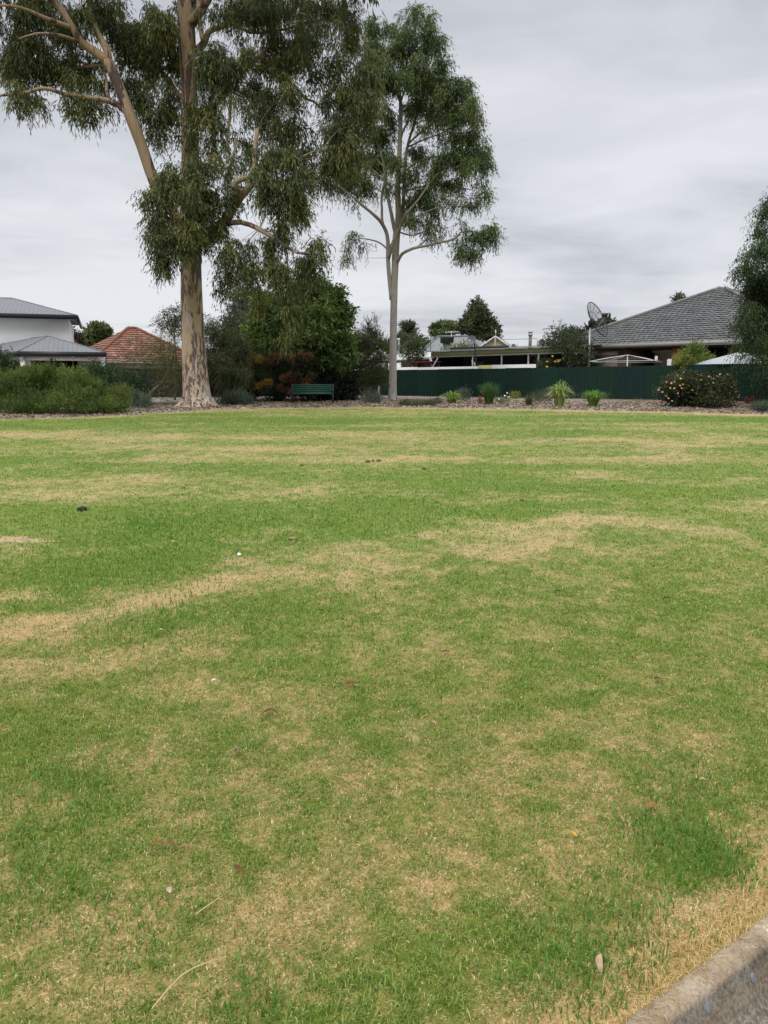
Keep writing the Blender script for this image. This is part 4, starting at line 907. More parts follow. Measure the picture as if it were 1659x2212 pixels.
def blossom(c, r_, mat, parent, seed):
    q = random.Random(seed); g = G(); up_ = Vector((q.uniform(-.5, .5), -0.7, q.uniform(.3, .8))).normalized(); u = up_.orthogonal().normalized(); w_ = up_.cross(u)
    for k in range(6):
        a = 2 * PI * k / 6; dv = u * math.cos(a) + w_ * math.sin(a); sd_ = up_.cross(dv)
        g.poly([c, c + dv * r_ * .6 - sd_ * r_ * .42 + up_ * r_ * .25, c + dv * r_ + up_ * r_ * .45, c + dv * r_ * .6 + sd_ * r_ * .42 + up_ * r_ * .25])
    return g.build('flower', mat, parent)
for i, (px, py) in enumerate(((1052,843),(1050,853),(1095,849),(1099,858),(1078,862),(1090,855),(1082,868))):
    blossom(at(px, py, onground(1084, 872).y - 0.15), 0.042, WHT, fp, i)
# rose bush
Yr = onground(1510, 880).y
rose = plant('rose_bush', 'large rounded rose bush covered with pink flowers against the green fence', 'shrub', (1510, 880), [
  (1490,845,42,28),(1530,845,40,28),(1565,855,26,22),(1455,850,28,24),(1500,825,40,18),(1540,822,34,16),(1470,822,22,14),(1445,838,16,16,None,.7),(1510,868,46,14),(1560,870,26,12),(1475,870,26,12),(1575,830,16,18,None,.7),(1430,850,9,8,None,.4),(1590,862,10,8,None,.4),(1585,845,8,10,None,.4)], Yr, 30000, 0.075, 0.042,
  [(0.012, 0.022, 0.010), (0.026, 0.042, 0.017), (0.055, 0.075, 0.028), (0.13, 0.12, 0.035)], 121, tw=2, sub=(5, .45), droop=0.0, strand=7, slen=0.3, out_=0.9, jit=.7)
PNK = simple('pink_petal', (0.50, 0.25, 0.23), 0.6, 0.25, 20, c2=(0.4, 0.17, 0.17)); YEL = simple('yellow_leaflet', (0.45, 0.30, 0.04), 0.6, 0.25, 20)
rs = [(1463,812),(1479,805),(1507,809),(1514,811),(1556,810),(1549,812),(1573,810),(1440,827),(1432,846),(1438,858),(1426,838),(1422,844),(1470,835),(1477,842),(1456,843),(1490,828),(1500,833),(1515,822),(1523,829),(1527,836),(1519,843),(1505,850),(1540,832),(1546,842),(1552,840),(1560,850),(1535,852),(1530,862),(1568,842),(1575,850),(1583,856),(1592,848),(1597,852),(1580,838),(1594,860),(1488,856),(1480,864),(1468,858),(1500,862),(1446,862),(1452,868),(1450,826),(1484,818),(1530,815),(1542,818),(1562,822),(1586,825),(1588,831),(1496,842),(1464,850)]
q = random.Random(9)
for i, (px, py) in enumerate(rs): blossom(at(px + q.uniform(-2, 2), py + q.uniform(-2, 2), Yr - 0.45 * 1.0 + q.uniform(-.35, .25)), q.uniform(.03, .046), PNK, rose, i)
for i in range(22): blossom(at(q.uniform(1445, 1560), q.uniform(815, 845), Yr - 0.5 + q.uniform(-.3, .3)), 0.045, YEL, rose, 100 + i).name = 'yellow_leaf_spray'
# pepper tree at the right edge
Yp = onground(1640, 880).y - 1.0
plant('pepper_tree', 'drooping dark fine leaved tree cut by the right edge of the picture', 'tree', Vector((at(1760, 860, Yp).x, Yp, gz(Yp))), [
  (1655,450,14,20),(1668,500,30,40),(1640,495,14,10,None,.5),(1640,540,22,22,None,.7),(1665,560,34,44),(1620,560,14,24,None,.6),(1600,590,18,14,None,.5),(1585,600,10,8,None,.4),(1640,590,30,28),(1665,630,40,50),(1625,625,24,22,None,.8),(1600,620,12,10,None,.4),(1640,670,36,40),(1610,680,24,26,None,.8),(1665,700,34,50),(1625,720,26,28),(1595,705,14,14,None,.5),(1560,707,16,9,None,.3),(1645,745,30,30),(1610,750,18,16,None,.7),(1580,755,12,10,None,.35),(1655,790,26,26),(1625,775,16,12,None,.6),(1600,778,16,8,None,.4),(1660,830,20,30,None,.35),(1640,815,12,18,None,.2),(1655,855,16,16,None,.5),(1700,560,40,80),(1700,700,40,90),(1720,470,60,60),(1760,600,60,120),(1760,750,60,80)], Yp, 100000, 0.10, 0.03,
  [(0.0175, 0.035, 0.015), (0.03, 0.0575, 0.02125), (0.05, 0.0875, 0.03), (0.06875, 0.125, 0.0375)], 131, stems=[[(1760,875,30,0),(1755,800,26,0),(1740,700,22,0),(1730,600,16,0),(1720,500,10,0),(1700,440,5,0)], [(1745,720,12,0),(1700,690,9,0),(1650,700,5,0),(1600,710,2,0)], [(1735,640,10,0),(1690,600,7,0),(1640,600,3,0)]], stem_name='trunk', crown_name='crown', tw=2, sub=(6, .4), droop=0.9, strand=11, slen=0.45, out_=0.3, jit=0.6)
Yq = onground(1622, 874).y
plant('rust_plant', 'low rust brown dry plant at the fence foot right of the rose bush', 'plant', (1622, 874), [(1619,868,7,5),(1627,867,5,5)], Yq, 420, 0.09, 0.03, [(0.10, 0.03, 0.02), (0.18, 0.06, 0.03)], 171, droop=-0.4, strand=6, slen=0.16, tw=0)
plant('low_shrub', 'low grey green shrub at the bottom right end of the bed', 'shrub', (1645, 888), [(1640,883,16,5),(1655,881,14,6)], onground(1645, 888).y, 2600, 0.07, 0.022, BG, 173, droop=-0.4, strand=7, slen=0.18, tw=0)
# backyard shrubs behind the fence
plant('rose_shrub', 'dark leafy garden shrub with yellow blooms behind the fence under the mesh dish', 'shrub', Vector((at(1220, 830, 46).x, 46, .83)), [(1220,760,40,30),(1190,775,28,25),(1250,765,28,28),(1215,735,28,18),(1240,735,26,18),(1190,745,14,18),(1265,785,14,16),(1180,790,18,14),(1210,790,40,14),(1255,790,24,12),(1205,715,14,12,None,.35),(1215,722,10,8,None,.3)], 46, 17000, 0.12, 0.055,
  [(0.0208, 0.0338, 0.0182), (0.039, 0.0585, 0.0286), (0.0715, 0.091, 0.0455)], 141, tw=2, **puff)
ys_ = bpy.data.objects['rose_shrub']
for i in range(14): blossom(at(q.uniform(1180, 1268), q.uniform(765, 795), 44.9 + q.uniform(-.3, .3)), .08, YEL, ys_, 300 + i)
plant('garden_shrub', 'yellow green garden shrub in front of the brick verandah pier', 'shrub', Vector((at(1495, 830, 37.6).x, 37.6, .83)), [(1495,772,22,14),(1480,780,18,12),(1515,778,18,12),(1505,760,10,9,None,.7),(1525,785,14,9),(1520,755,4,8,None,.5),(1500,750,4,6,None,.4)], 37.6, 6500, 0.10, 0.05,
  [(0.05, 0.085, 0.016), (0.11, 0.16, 0.03), (0.2, 0.22, 0.05)], 145, tw=1, droop=-0.4, strand=7, slen=0.28, out_=.8, jit=.6)
plant('small_tree', 'sparse young leafy tree behind the fence just right of the pale gum trunk', 'tree', Vector((at(893, 840, 51.5).x, 51.5, .83)), [(893,745,18,12,None,.7),(880,755,14,10,None,.7),(905,755,12,10,None,.7),(895,770,18,10,None,.6),(902,725,8,8,None,.35),(885,785,16,8,None,.6),(905,785,12,8,None,.6)], 51.5, 4800, 0.13, 0.05,
  [(0.05, 0.075, 0.03), (0.10, 0.13, 0.05)], 148, stems=[[(893,840,3,0),(892,790,2.6,0),(893,760,2,0),(897,725,1,0)]], stem_name='trunk', crown_name='crown', tw=2, droop=0.2, strand=6, slen=0.35)
plant('vine', 'thin green climbing shoots showing above the verandah roof edge', 'vine', Vector((at(1005, 840, 56.5).x, 56.5, .83)), [(985,752,10,5,None,.5),(1000,748,6,6,None,.5),(1012,750,8,5,None,.4),(960,756,8,4,None,.3),(1022,750,5,5,None,.4)], 56.5, 700, 0.14, 0.06, [(0.10, 0.14, 0.05), (0.2, 0.24, 0.09)], 149, stems=[[(985,800,1.5,0),(985,755,1,0)]], tw=1, droop=-0.3, strand=5, slen=0.3)
# far trees
def far(name, label, px, base_py, Y, K, n, L_, W_, cols, seed, **kw):
    plant(name, label, 'tree', Vector((at(px, 800, Y).x, Y, .83)), K, Y, n, L_, W_, cols, seed, stems=[[(px, 815, max(3, 200 / Y), 0), (px, base_py, max(2, 120 / Y), 0)]], stem_name='trunk', crown_name='crown', **{**dict(tw=1, r0=.05, droop=0.1, strand=7, slen=0.4, out_=0.7, shell=.45, jit=.6), **kw})
far('bushy_tree', 'big dark conical leafy tree rising behind the grey gabled roof', 1035, 700, 85, [(1033,652,5,6),(1024,657,5,5),(1030,662,9,6),(1041,664,8,6),(1022,672,10,7),(1046,675,9,7),(1034,676,10,8),(1012,688,11,7),(1054,686,9,7),(1032,690,14,9),(1003,700,11,7),(1062,697,9,8),(1030,704,20,9),(1050,706,14,8),(996,712,11,7),(1072,708,6,8),(1018,716,18,8),(1060,718,14,8),(1074,722,6,7),(1045,726,18,7)], 11000, 0.27, 0.13, [(0.023, 0.038, 0.019), (0.043, 0.065, 0.029), (0.080, 0.102, 0.043)], 151, shell=.5)
far('round_tree', 'pale green rounded far tree left of the big conical one', 955, 715, 115, [(945,712,13,11),(960,706,16,9),(975,710,14,11),(955,720,20,6,None,.5)], 4200, 0.5, 0.2, [(0.065, 0.094, 0.036), (0.123, 0.160, 0.065)], 154)
far('layered_tree', 'small dark tree with flat layered branches right of the pale gum trunk', 880, 702, 120, [(876,700,9,2),(884,704,10,2),(880,710,12,2.2),(884,716,13,2.2),(879,722,13,2.5)], 1500, 0.5, 0.14, [(0.029, 0.041, 0.025), (0.051, 0.065, 0.038)], 156, tw=2, droop=0, slen=.6)
far('bushy_tree', 'low dark green far bush behind the white shed roof', 855, 745, 100, [(858,738,12,10),(868,732,12,8),(840,748,14,8),(880,738,14,8),(905,738,16,6),(925,742,16,5),(850,752,16,8)], 3800, 0.42, 0.2, [(0.043, 0.061, 0.032), (0.080, 0.102, 0.051)], 158)
far('round_tree', 'domed green far tree between the white house and the red roof', 210, 730, 95, [(210,716,22,12),(225,722,16,12),(195,730,18,10),(185,738,14,8),(225,738,20,8),(212,708,13,7)], 6500, 0.4, 0.17, [(0.043, 0.070, 0.026), (0.080, 0.116, 0.041), (0.123, 0.160, 0.058)], 160)
far('thin_tree', 'dark sapling against the wall end of the white house', 163, 730, 62, [(160,722,5,5,None,.6),(166,730,6,7,None,.8),(170,738,6,6,None,.8),(160,738,6,6,None,.7)], 900, 0.22, 0.1, [(0.020, 0.029, 0.020), (0.043, 0.055, 0.035)], 162)
far('thin_tree', 'small spiky tree top peeping over the grey tiled roof', 1468, 650, 66, [(1464,647,4,4),(1472,649,5,3),(1468,655,7,4),(1462,642,2,2,None,.5),(1478,647,2,2,None,.4)], 800, 0.26, 0.08, [(0.036, 0.058, 0.026), (0.087, 0.116, 0.051)], 164, droop=-.4)
far('round_tree', 'dark rounded far tree seen through the mesh dish', 1310, 715, 72, [(1312,698,12,6),(1298,704,12,6),(1285,712,14,7),(1315,706,10,6)], 1800, 0.34, 0.15, [(0.029, 0.043, 0.023), (0.065, 0.087, 0.041)], 166)
far('round_tree', 'small olive far tree left of the mesh dish above the garden shrub', 1245, 735, 70, [(1235,722,10,7),(1248,728,14,8),(1225,730,10,7)], 1500, 0.34, 0.15, [(0.043, 0.058, 0.029), (0.087, 0.109, 0.043)], 168)
# ------------------------------------------------------------------ materials of built things
FENCE = simple('green_fence_sheet', (0.008, 0.027, 0.0215), 0.55, 0.22, 0.8, (1, 1, 0.3), spec=0.3)
DKFENCE = simple('charcoal_fence_sheet', (0.02, 0.023, 0.026), 0.6, 0.2, 1.0)
WHITE = simple('white_render', (0.84, 0.85, 0.84), 0.85, 0.05, 1.5)
WPAINT = simple('white_paint', (0.62, 0.62, 0.59), 0.6, 0.12, 3)
CHAR = simple('charcoal_gutter', (0.022, 0.024, 0.028), 0.45, 0.15, 3)
STEELROOF = simple('grey_steel_roof', (0.145, 0.152, 0.162), 0.5, 0.1, 1.5, (1, 1, 1))
OLDROOF = simple('weathered_iron_roof', (0.155, 0.172, 0.172), 0.6, 0.22, 1.4, (1, 1, 1))
WROOF = simple('white_shed_roof', (0.55, 0.56, 0.55), 0.5, 0.12, 1.2)
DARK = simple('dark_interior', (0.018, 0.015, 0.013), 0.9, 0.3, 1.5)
GLASS = simple('dark_window_glass', (0.008, 0.010, 0.012), 0.08, 0.1, 2, spec=0.5)
BRICK = simple('brown_brick', (0.15, 0.085, 0.05), 0.9, 0.35, 6, (1, 1, 3), bump=0.2)
PIER = simple('orange_brick_pier', (0.22, 0.125, 0.06), 0.9, 0.3, 6, (1, 1, 3), bump=0.2)
CREAM = simple('cream_render', (0.66, 0.60, 0.47), 0.85, 0.12, 1.5)
SHUT = simple('beige_roller_shutter', (0.36, 0.32, 0.27), 0.6, 0.08, 2)
GUT = simple('cream_grey_gutter', (0.27, 0.26, 0.23), 0.5, 0.12, 2)
GREYP = simple('grey_post', (0.27, 0.27, 0.25), 0.6, 0.15, 4)
YGREEN = simple('mossy_fascia', (0.23, 0.235, 0.10), 0.7, 0.25, 2.0, c2=(0.30, 0.29, 0.20))
MAROON = simple('maroon_paint', (0.10, 0.02, 0.022), 0.6, 0.25, 4)
BLACK = simple('black_metal', (0.015, 0.016, 0.018), 0.5, 0.2, 6)
METAL = simple('galvanised_metal', (0.35, 0.36, 0.36), 0.4, 0.15, 6, metal=0.4)
BENCHG = simple('bench_green_paint', (0.022, 0.092, 0.057), 0.5, 0.25, 8)
SLAB = simple('concrete_slab', (0.20, 0.165, 0.13), 0.9, 0.3, 5, bump=0.3)
PLINTH = simple('grey_concrete', (0.20, 0.20, 0.19), 0.9, 0.2, 5)
RUSTSOIL = simple('red_brown_edging', (0.17, 0.06, 0.035), 0.9, 0.4, 3)
YELP = simple('yellow_cream_panel', (0.42, 0.38, 0.16), 0.7, 0.15, 4)

def tilemat(name, lo, mid, hi, spec=0.5):
    m, nt, out = nmat(name); L = nt.links.new
    a = N(nt, 'ShaderNodeAttribute', attribute_name='col'); tc = N(nt, 'ShaderNodeTexCoord')
    n = N(nt, 'ShaderNodeTexNoise', Scale=7.0, Detail=5.0); L(tc.outputs['Object'], n.inputs['Vector'])
    r = ramp(nt, n.outputs['Fac'], [(0.3, (0.7,) * 3), (0.7, (1.15,) * 3)])
    mu = N(nt, 'ShaderNodeMix', data_type='RGBA', blend_type='MULTIPLY'); mu.inputs[0].default_value = 1
    L(a.outputs['Color'], mu.inputs[6]); L(r.outputs[0], mu.inputs[7])
    p = N(nt, 'ShaderNodeBsdfPrincipled', Roughness=0.85); p.inputs['Specular IOR Level'].default_value = spec; L(mu.outputs[2], p.inputs['Base Color']); L(p.outputs[0], out.inputs[0])
    return m
TILE = tilemat('cement_roof_tile', 0, 0, 0)

class Frame:
    """a wall line: a along the facade (to the right), b into the building, z up"""
    def __init__(s, origin, ang):
        s.o = Vector((origin[0], origin[1], 0)); s.u = Vector((math.cos(ang), math.sin(ang), 0)); s.v = Vector((-math.sin(ang), math.cos(ang), 0))
    def P(s, a, b, z): return s.o + s.u * a + s.v * b + Vector((0, 0, z))
    def a_at(s, px, b=0.0, py=760):
        """where the sight line of picture column px crosses the line at depth b"""
        x, y, _ = ray(px, py); d = Vector((x, y, 0)); o = s.o + s.v * b
        # (o + u a) parallel to d
        return (o.x * d.y - o.y * d.x) / (s.u.y * d.x - s.u.x * d.y)
    def box(s, g, a0, a1, b0, b1, z0, z1):
        g.hexa([s.P(a0, b0, z0), s.P(a1, b0, z0), s.P(a1, b1, z0), s.P(a0, b1, z0), s.P(a0, b0, z1), s.P(a1, b0, z1), s.P(a1, b1, z1), s.P(a0, b1, z1)])

def tiled_face(eL, eR, tL, tR, pal, course=0.29, tile=0.31, seed=0, lift=0.045, wave=0.016):
    """a roof slope of overlapping tiles: eave eL-eR, top tL-tR; returns verts, faces, colours"""
    eL, eR, tL, tR = map(Vector, (eL, eR, tL, tR)); q = random.Random(seed)
    nrm = (eR - eL).cross(tL - eL).normalized()
    if nrm.z < 0: nrm = -nrm
    mid = ((tL + tR) / 2 - (eL + eR) / 2).length; n = max(2, int(mid / course)); V = []; F = []; Cc = []
    for i in range(n):
        t0 = i / n; t1 = min(1.0, (i + 1.12) / n)
        A, B = eL.lerp(tL, t0), eR.lerp(tR, t0); A1, B1 = eL.lerp(tL, t1), eR.lerp(tR, t1)
        w_ = (B - A).length; k = max(1, int(w_ / tile)); off = 0
        sub = 4
        for j in range(k):
            c = [x for x in pal[min(len(pal) - 1, int(q.random() ** 2.2 * len(pal)))]]; f = q.uniform(.9, 1.08); c = [x * f for x in c]; drop = q.uniform(-.006, .006)
            base = len(V)
            for m_ in range(sub + 1):
                u = (j + m_ / sub) / k; wv = wave * (1 if m_ in (1, ) else (0.4 if m_ == 2 else 0))
                lo = A.lerp(B, u) + nrm * (lift + wv + drop); hi = A1.lerp(B1, u) + nrm * (0.006 + wv)
                bt = A.lerp(B, u) - nrm * 0.004
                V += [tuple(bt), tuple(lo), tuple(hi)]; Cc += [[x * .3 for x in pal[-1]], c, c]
            for m_ in range(sub):
                b_ = base + m_ * 3
                F.append([b_ + 1, b_ + 4, b_ + 5, b_ + 2])
            # own vertices for the leading edge; weathering and overlap shadow put into its colour
            b2 = len(V)
            for m_ in range(sub + 1):
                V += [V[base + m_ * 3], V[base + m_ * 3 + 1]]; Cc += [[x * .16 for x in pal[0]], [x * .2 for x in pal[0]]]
            for m_ in range(sub): F.append([b2 + 2 * m_, b2 + 2 * m_ + 2, b2 + 2 * m_ + 3, b2 + 2 * m_ + 1])
    return V, F, Cc

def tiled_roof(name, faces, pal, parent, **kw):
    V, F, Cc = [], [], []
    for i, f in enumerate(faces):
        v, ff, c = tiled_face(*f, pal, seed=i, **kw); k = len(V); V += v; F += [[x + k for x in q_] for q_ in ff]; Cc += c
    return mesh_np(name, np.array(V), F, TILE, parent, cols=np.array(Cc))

def ridge(parent, a, b, pal_mat, r_=0.11, name='ridge_cap', step=0.4):
    a = Vector(a); b = Vector(b); n = max(2, int((b - a).length / step)); g = G(); pts = []; rd = []
    for i in range(n):
        p0 = a.lerp(b, i / n); p1 = a.lerp(b, (i + .97) / n); pts += [p0, p1]; rd += [r_, r_ * .86]
    g.tube(pts, rd, 8); return g.build(name, pal_mat, parent)

def ribs(g, pL, pR, tL, tR, spacing=0.25, h=0.02, w_=0.05):
    """raised seams of a metal roof sheet"""
    pL, pR, tL, tR = map(Vector, (pL, pR, tL, tR)); n = max(2, int((pR - pL).length / spacing))
    nrm = (pR - pL).cross(tL - pL).normalized(); nrm = nrm if nrm.z > 0 else -nrm
    full = max((tR - tL).length, 1e-6)
    for i in range(1, n):
        a = pL.lerp(pR, i / n); d = (pR - pL).normalized()
        # run straight up the slope until the hip
        up_ = nrm.cross(d); up_ = up_ if up_.z > 0 else -up_
        Hs = (tL - pL).dot(up_); xl = (tL - pL).dot(d); xr = (tR - pL).dot(d); x = (a - pL).dot(d); W = (pR - pL).length
        f = 1.0
        if x < xl: f = min(f, x / max(xl, 1e-6))
        if x > xr: f = min(f, (W - x) / max(W - xr, 1e-6))
        e = a + up_ * (Hs * f * .99)
        g.hexa([a - d * w_ / 2, a + d * w_ / 2, e + d * w_ / 2, e - d * w_ / 2, a - d * w_ / 4 + nrm * h, a + d * w_ / 4 + nrm * h, e + d * w_ / 4 + nrm * h, e - d * w_ / 4 + nrm * h])

# ------------------------------------------------------------------ the green corrugated fence
fa = Vector((-0.3, 50.7, 0)); fb = Vector((24.0, 26.4, 0)); fd = (fb - fa).normalized(); fn = Vector((-fd.y, fd.x, 0)) * 1.0
flen = (fb - fa).length
fen = thing('metal_fence', 'long dark green corrugated sheet fence on the right', 'fence', (fa.x, fa.y, .83))
sheetw = 1.62; ns = int(flen / sheetw)
V = []; F = []; FC = []; qf = random.Random(4)
per = 0.146; stepx = per / 8
for k in range(ns):
    a0 = k * sheetw; nn = int(sheetw / stepx); base = len(V); top = 2.43 + 0.008 * math.sin(k * 2.3)
    for i in range(nn + 1):
        s_ = a0 + sheetw * i / nn * 1.02; off = 0.024 * math.sin(2 * PI * s_ / per) - (0.006 if k % 2 else 0)
        p = fa + fd * s_ - fn * off
        if i == 0: fcol = [c_ * qf.uniform(.86, 1.14) for c_ in (0.0085, 0.034, 0.0235)]
        for z in (0.62, top): V.append((p.x, p.y, z)); FC.append([c_ * (0.35 if i in (0, nn) else 1) for c_ in fcol])
    for i in range(nn):
        b_ = base + 2 * i; F.append([b_, b_ + 2, b_ + 3, b_ + 1])
mesh_np('fence_sheets', np.array(V), np.array(F), tilemat('green_sheet_panel', 0, 0, 0, 0.22), fen, cols=np.array(FC), smooth=True)
g = G()
for k in range(0, ns + 1, 2):
    p = fa + fd * (k * sheetw) + fn * 0.09; g2 = G(); g2.box((p.x - .04, p.y - .04, .6), (p.x + .04, p.y + .04, 2.36)); g2.build('post', FENCE, fen)
for z in (1.05, 2.2):
    g = G(); g.tube([fa + fn * .045 + Vector((0, 0, z)), fa + fd * flen + fn * .045 + Vector((0, 0, z))], [.03, .03], 4); g.build('rail', FENCE, fen)
# thin edging at the fence foot
g = G(); ga = fa - fn * .12; gb_ = ga + fd * flen
g.hexa([ga + Vector((0, 0, .5)), gb_ + Vector((0, 0, .5)), gb_ + fn * .06 + Vector((0, 0, .5)), ga + fn * .06 + Vector((0, 0, .5)), ga + Vector((0, 0, .88)), gb_ + Vector((0, 0, .85)), gb_ + fn * .06 + Vector((0, 0, .85)), ga + fn * .06 + Vector((0, 0, .88))])
e_ = g.build('timber_edging', simple('old_timber_edging', (0.20, 0.13, 0.09), 0.9, 0.5, 1.2), None, loc=(ga.x, ga.y, .8)); tag(e_, 'low brown edging board along the foot of the green fence', 'edging')
# short return and the charcoal fence running left behind the shrubs
fc_ = Vector((-36.0, 29.8, 0)); fd2 = (fc_ - fa).normalized(); fl2 = (fc_ - fa).length; fn2 = Vector((fd2.y, -fd2.x, 0))
dk = thing('metal_fence', 'charcoal sheet fence behind the shrubs on the left', 'fence', (fa.x - .05, fa.y - .05, .83))
V = []; F = []
nn = int(fl2 / 0.045)
for i in range(nn + 1):
    s_ = 0.06 + fl2 * i / nn; ph = (s_ % 0.27) / 0.27; off = 0.03 if ph < .45 else 0.0
    p = fa + fd2 * s_ + fn2 * off
    for z in (0.5, 2.36): V.append((p.x, p.y, z))
for i in range(nn): F.append([2 * i, 2 * i + 2, 2 * i + 3, 2 * i + 1])
mesh_np('fence_sheets', np.array(V), np.array(F), DKFENCE, dk)
g = G(); g.tube([fa + fd2 * .06 + fn2 * .01 + Vector((0, 0, 2.38)), fa + fd2 * fl2 + Vector((0, 0, 2.38))], [.05, .05], 4); g.build('capping', DKFENCE, dk)
k_ = 0.0
while k_ < fl2:
    p = fa + fd2 * (k_ + .1) + fn2 * .05; g = G(); g.box((p.x - .03, p.y - .03, .5), (p.x + .03, p.y + .03, 2.41)); g.build('post', DKFENCE, dk); k_ += 2.4
g = G(); c = onground(819, 866); pY = 44.0; pa = at(819.5, 824, pY); g.lathe((pa.x, pY, .7), [(.035, 0), (.035, pa.z - .7), (.02, pa.z - .69)], 10)
o = g.build('marker_post', WPAINT, None, True, loc=(pa.x, pY, .7)); tag(o, 'thin white post standing at the fence corner left of the pale trunk', 'post')
# low concrete wall left of the big gum
wa = at(322, 868, 34.6); wb = at(396, 867, 34.6); g = G(); g.box((wa.x - 5, 34.6, .5), (wb.x + 1.2, 34.75, wa.z)); o = g.build('garden_wall', PLINTH, None, loc=(wa.x, 34.6, .6)); tag(o, 'low grey concrete garden wall behind the blotched trunk', 'wall')

# ------------------------------------------------------------------ bench
bb = onground(675, 873); m = mpp(bb.y); hw = 44.5 * m
bt = thing('park_bench', 'dark green slatted park bench on a concrete slab', 'bench', bb)
X0, Y0_, Z0 = bb.x, bb.y, bb.z
prof_s = [(-.20, .435), (-.12, .44), (-.04, .44), (.04, .44), (.12, .445)]
for i, (yy, zz) in enumerate(prof_s):
    g = G(); g.box((X0 - hw, Y0_ + yy - .034, Z0 + zz), (X0 + hw, Y0_ + yy + .034, Z0 + zz + .035)); o = g.build('seat_slat', BENCHG, bt)
for i, (yy, zz) in enumerate([(.19, .50), (.205, .58), (.22, .66), (.235, .74), (.25, .82)]):
    g = G(); g.box((X0 - hw, Y0_ + yy, Z0 + zz - .03), (X0 + hw, Y0_ + yy + .03, Z0 + zz + .03)); g.build('back_slat', BENCHG, bt)
for s_ in (-1, 1):
    x = X0 + s_ * (hw - .02)
    g = G(); g.tube([(x, Y0_ - .22, Z0 - .02), (x, Y0_ - .2, Z0 + .2), (x, Y0_ - .21, Z0 + .43), (x, Y0_ + .14, Z0 + .435), (x, Y0_ + .2, Z0 + .5), (x, Y0_ + .27, Z0 + .86)], [.03] * 6, 6)
    g.tube([(x, Y0_ + .14, Z0 + .43), (x, Y0_ + .2, Z0 + .2), (x, Y0_ + .24, Z0 - .02)], [.03] * 3, 6)
    g.tube([(x, Y0_ - .21, Z0 + .43), (x, Y0_ - .23, Z0 + .6), (x, Y0_ - .1, Z0 + .65), (x, Y0_ + .22, Z0 + .64)], [.024] * 4, 6); g.build('side_frame', BLACK, bt, True)
sa = onground(628, 877); sb_ = onground(730, 877); g = G(); g.box((sa.x, Y0_ - .75, Z0 - .25), (sb_.x, Y0_ + .7, Z0 - .0)); o = g.build('concrete_slab', SLAB, None, loc=(X0, Y0_, Z0 - .1)); tag(o, 'flat concrete slab under the green park bench', 'slab')

# ------------------------------------------------------------------ brick house with the grey tiled hip roof
PALG = [(0.09, 0.094, 0.092), (0.105, 0.109, 0.106), (0.08, 0.083, 0.082), (0.118, 0.121, 0.118), (0.072, 0.075, 0.073)]
BF = Frame((28.75, 28.75), -PI / 4)
bh = thing('brick_house', 'brown brick house under a grey tiled hip roof behind the green fence', 'house', BF.P(-20, 3, .83))
aL, aR, zg, apA, apB, apZ = -27.0, -12.6, 3.72, -20.0, 7.0, 7.03
eL = BF.P(aL, 0, zg); eR = BF.P(aR, 0, zg); ap1 = BF.P(apA - .12, apB, apZ); ap2 = BF.P(apA + .25, apB, apZ); bk = BF.P(apA, 14, apZ)
eLb = BF.P(aL, 16, zg); eRb = BF.P(aR, 16, zg)
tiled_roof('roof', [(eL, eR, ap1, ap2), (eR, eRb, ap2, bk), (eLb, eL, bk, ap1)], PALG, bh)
RIDG = simple('ridge_tile', (0.19, 0.195, 0.19), 0.85, 0.3, 5)
for a_, b_ in ((eL, ap1), (eR, ap2), (ap1, bk)): ridge(bh, a_ + Vector((0, 0, .07)), b_ + Vector((0, 0, .07)), RIDG)
g = G(); BF.box(g, aL - .12, aR + .12, -.14, -.01, zg - .17, zg + .03); BF.box(g, aL - .14, aL - .02, 0, 15, zg - .17, zg + .03); g.build('gutter', GUT, bh)
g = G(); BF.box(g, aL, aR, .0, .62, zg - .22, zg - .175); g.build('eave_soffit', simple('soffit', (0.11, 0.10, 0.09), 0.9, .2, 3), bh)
A = lambda px, b=.6: BF.a_at(px, b)
g = G(); BF.box(g, aL + .5, A(1363), .6, .85, .6, zg - .2); wl = g.build('wall', BRICK, bh)
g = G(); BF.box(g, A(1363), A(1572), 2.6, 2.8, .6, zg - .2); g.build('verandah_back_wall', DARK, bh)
g = G(); BF.box(g, A(1363) - .2, A(1363), .85, 2.6, .6, zg - .2); g.build('verandah_side_wall', BRICK, bh)
g = G(); BF.box(g, A(1572), aR - .5, .6, .85, .6, zg - .2); g.build('wall', PIER, bh)
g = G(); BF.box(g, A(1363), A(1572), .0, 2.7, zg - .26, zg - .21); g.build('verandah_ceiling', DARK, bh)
g = G(); BF.box(g, A(1455, .35), A(1476, .35), .2, .55, .6, zg - .23); g.build('brick_pier', PIER, bh)
for (p0, p1, b_, y0, y1, nm) in ((1287, 1335, .57, 768, 800, 'roller_shutter'), (1414, 1454, 2.57, 762, 800, 'roller_shutter')):
    a0, a1 = A(p0, b_), A(p1, b_); zt = at((p0 + p1) / 2, y0, BF.P((a0 + a1) / 2, b_, 0).y).z; g = G(); zb = zt - 1.5
    k = 0
    while zb + k * .055 < zt: BF.box(g, a0, a1, b_ - .03, b_, zb + k * .055 + .006, zb + (k + 1) * .055); k += 1
    BF.box(g, a0, a1, b_ - .012, b_ + .01, zb, zt); sh = g.build(nm, SHUT, bh)
    g = G(); BF.box(g, a0 - .05, a1 + .05, b_ - .22, b_ - .002, zt + .002, zt + .21); g.build('shutter_box', SHUT, sh)
v_ = BF.P(A(1593, 1.3), 1.3, 0); g = G(); g.lathe((v_.x, v_.y, 4.2), [(.06, 0), (.06, .75), (.09, .76), (.09, .85)], 10); g.build('roof_vent', METAL, bh, True)

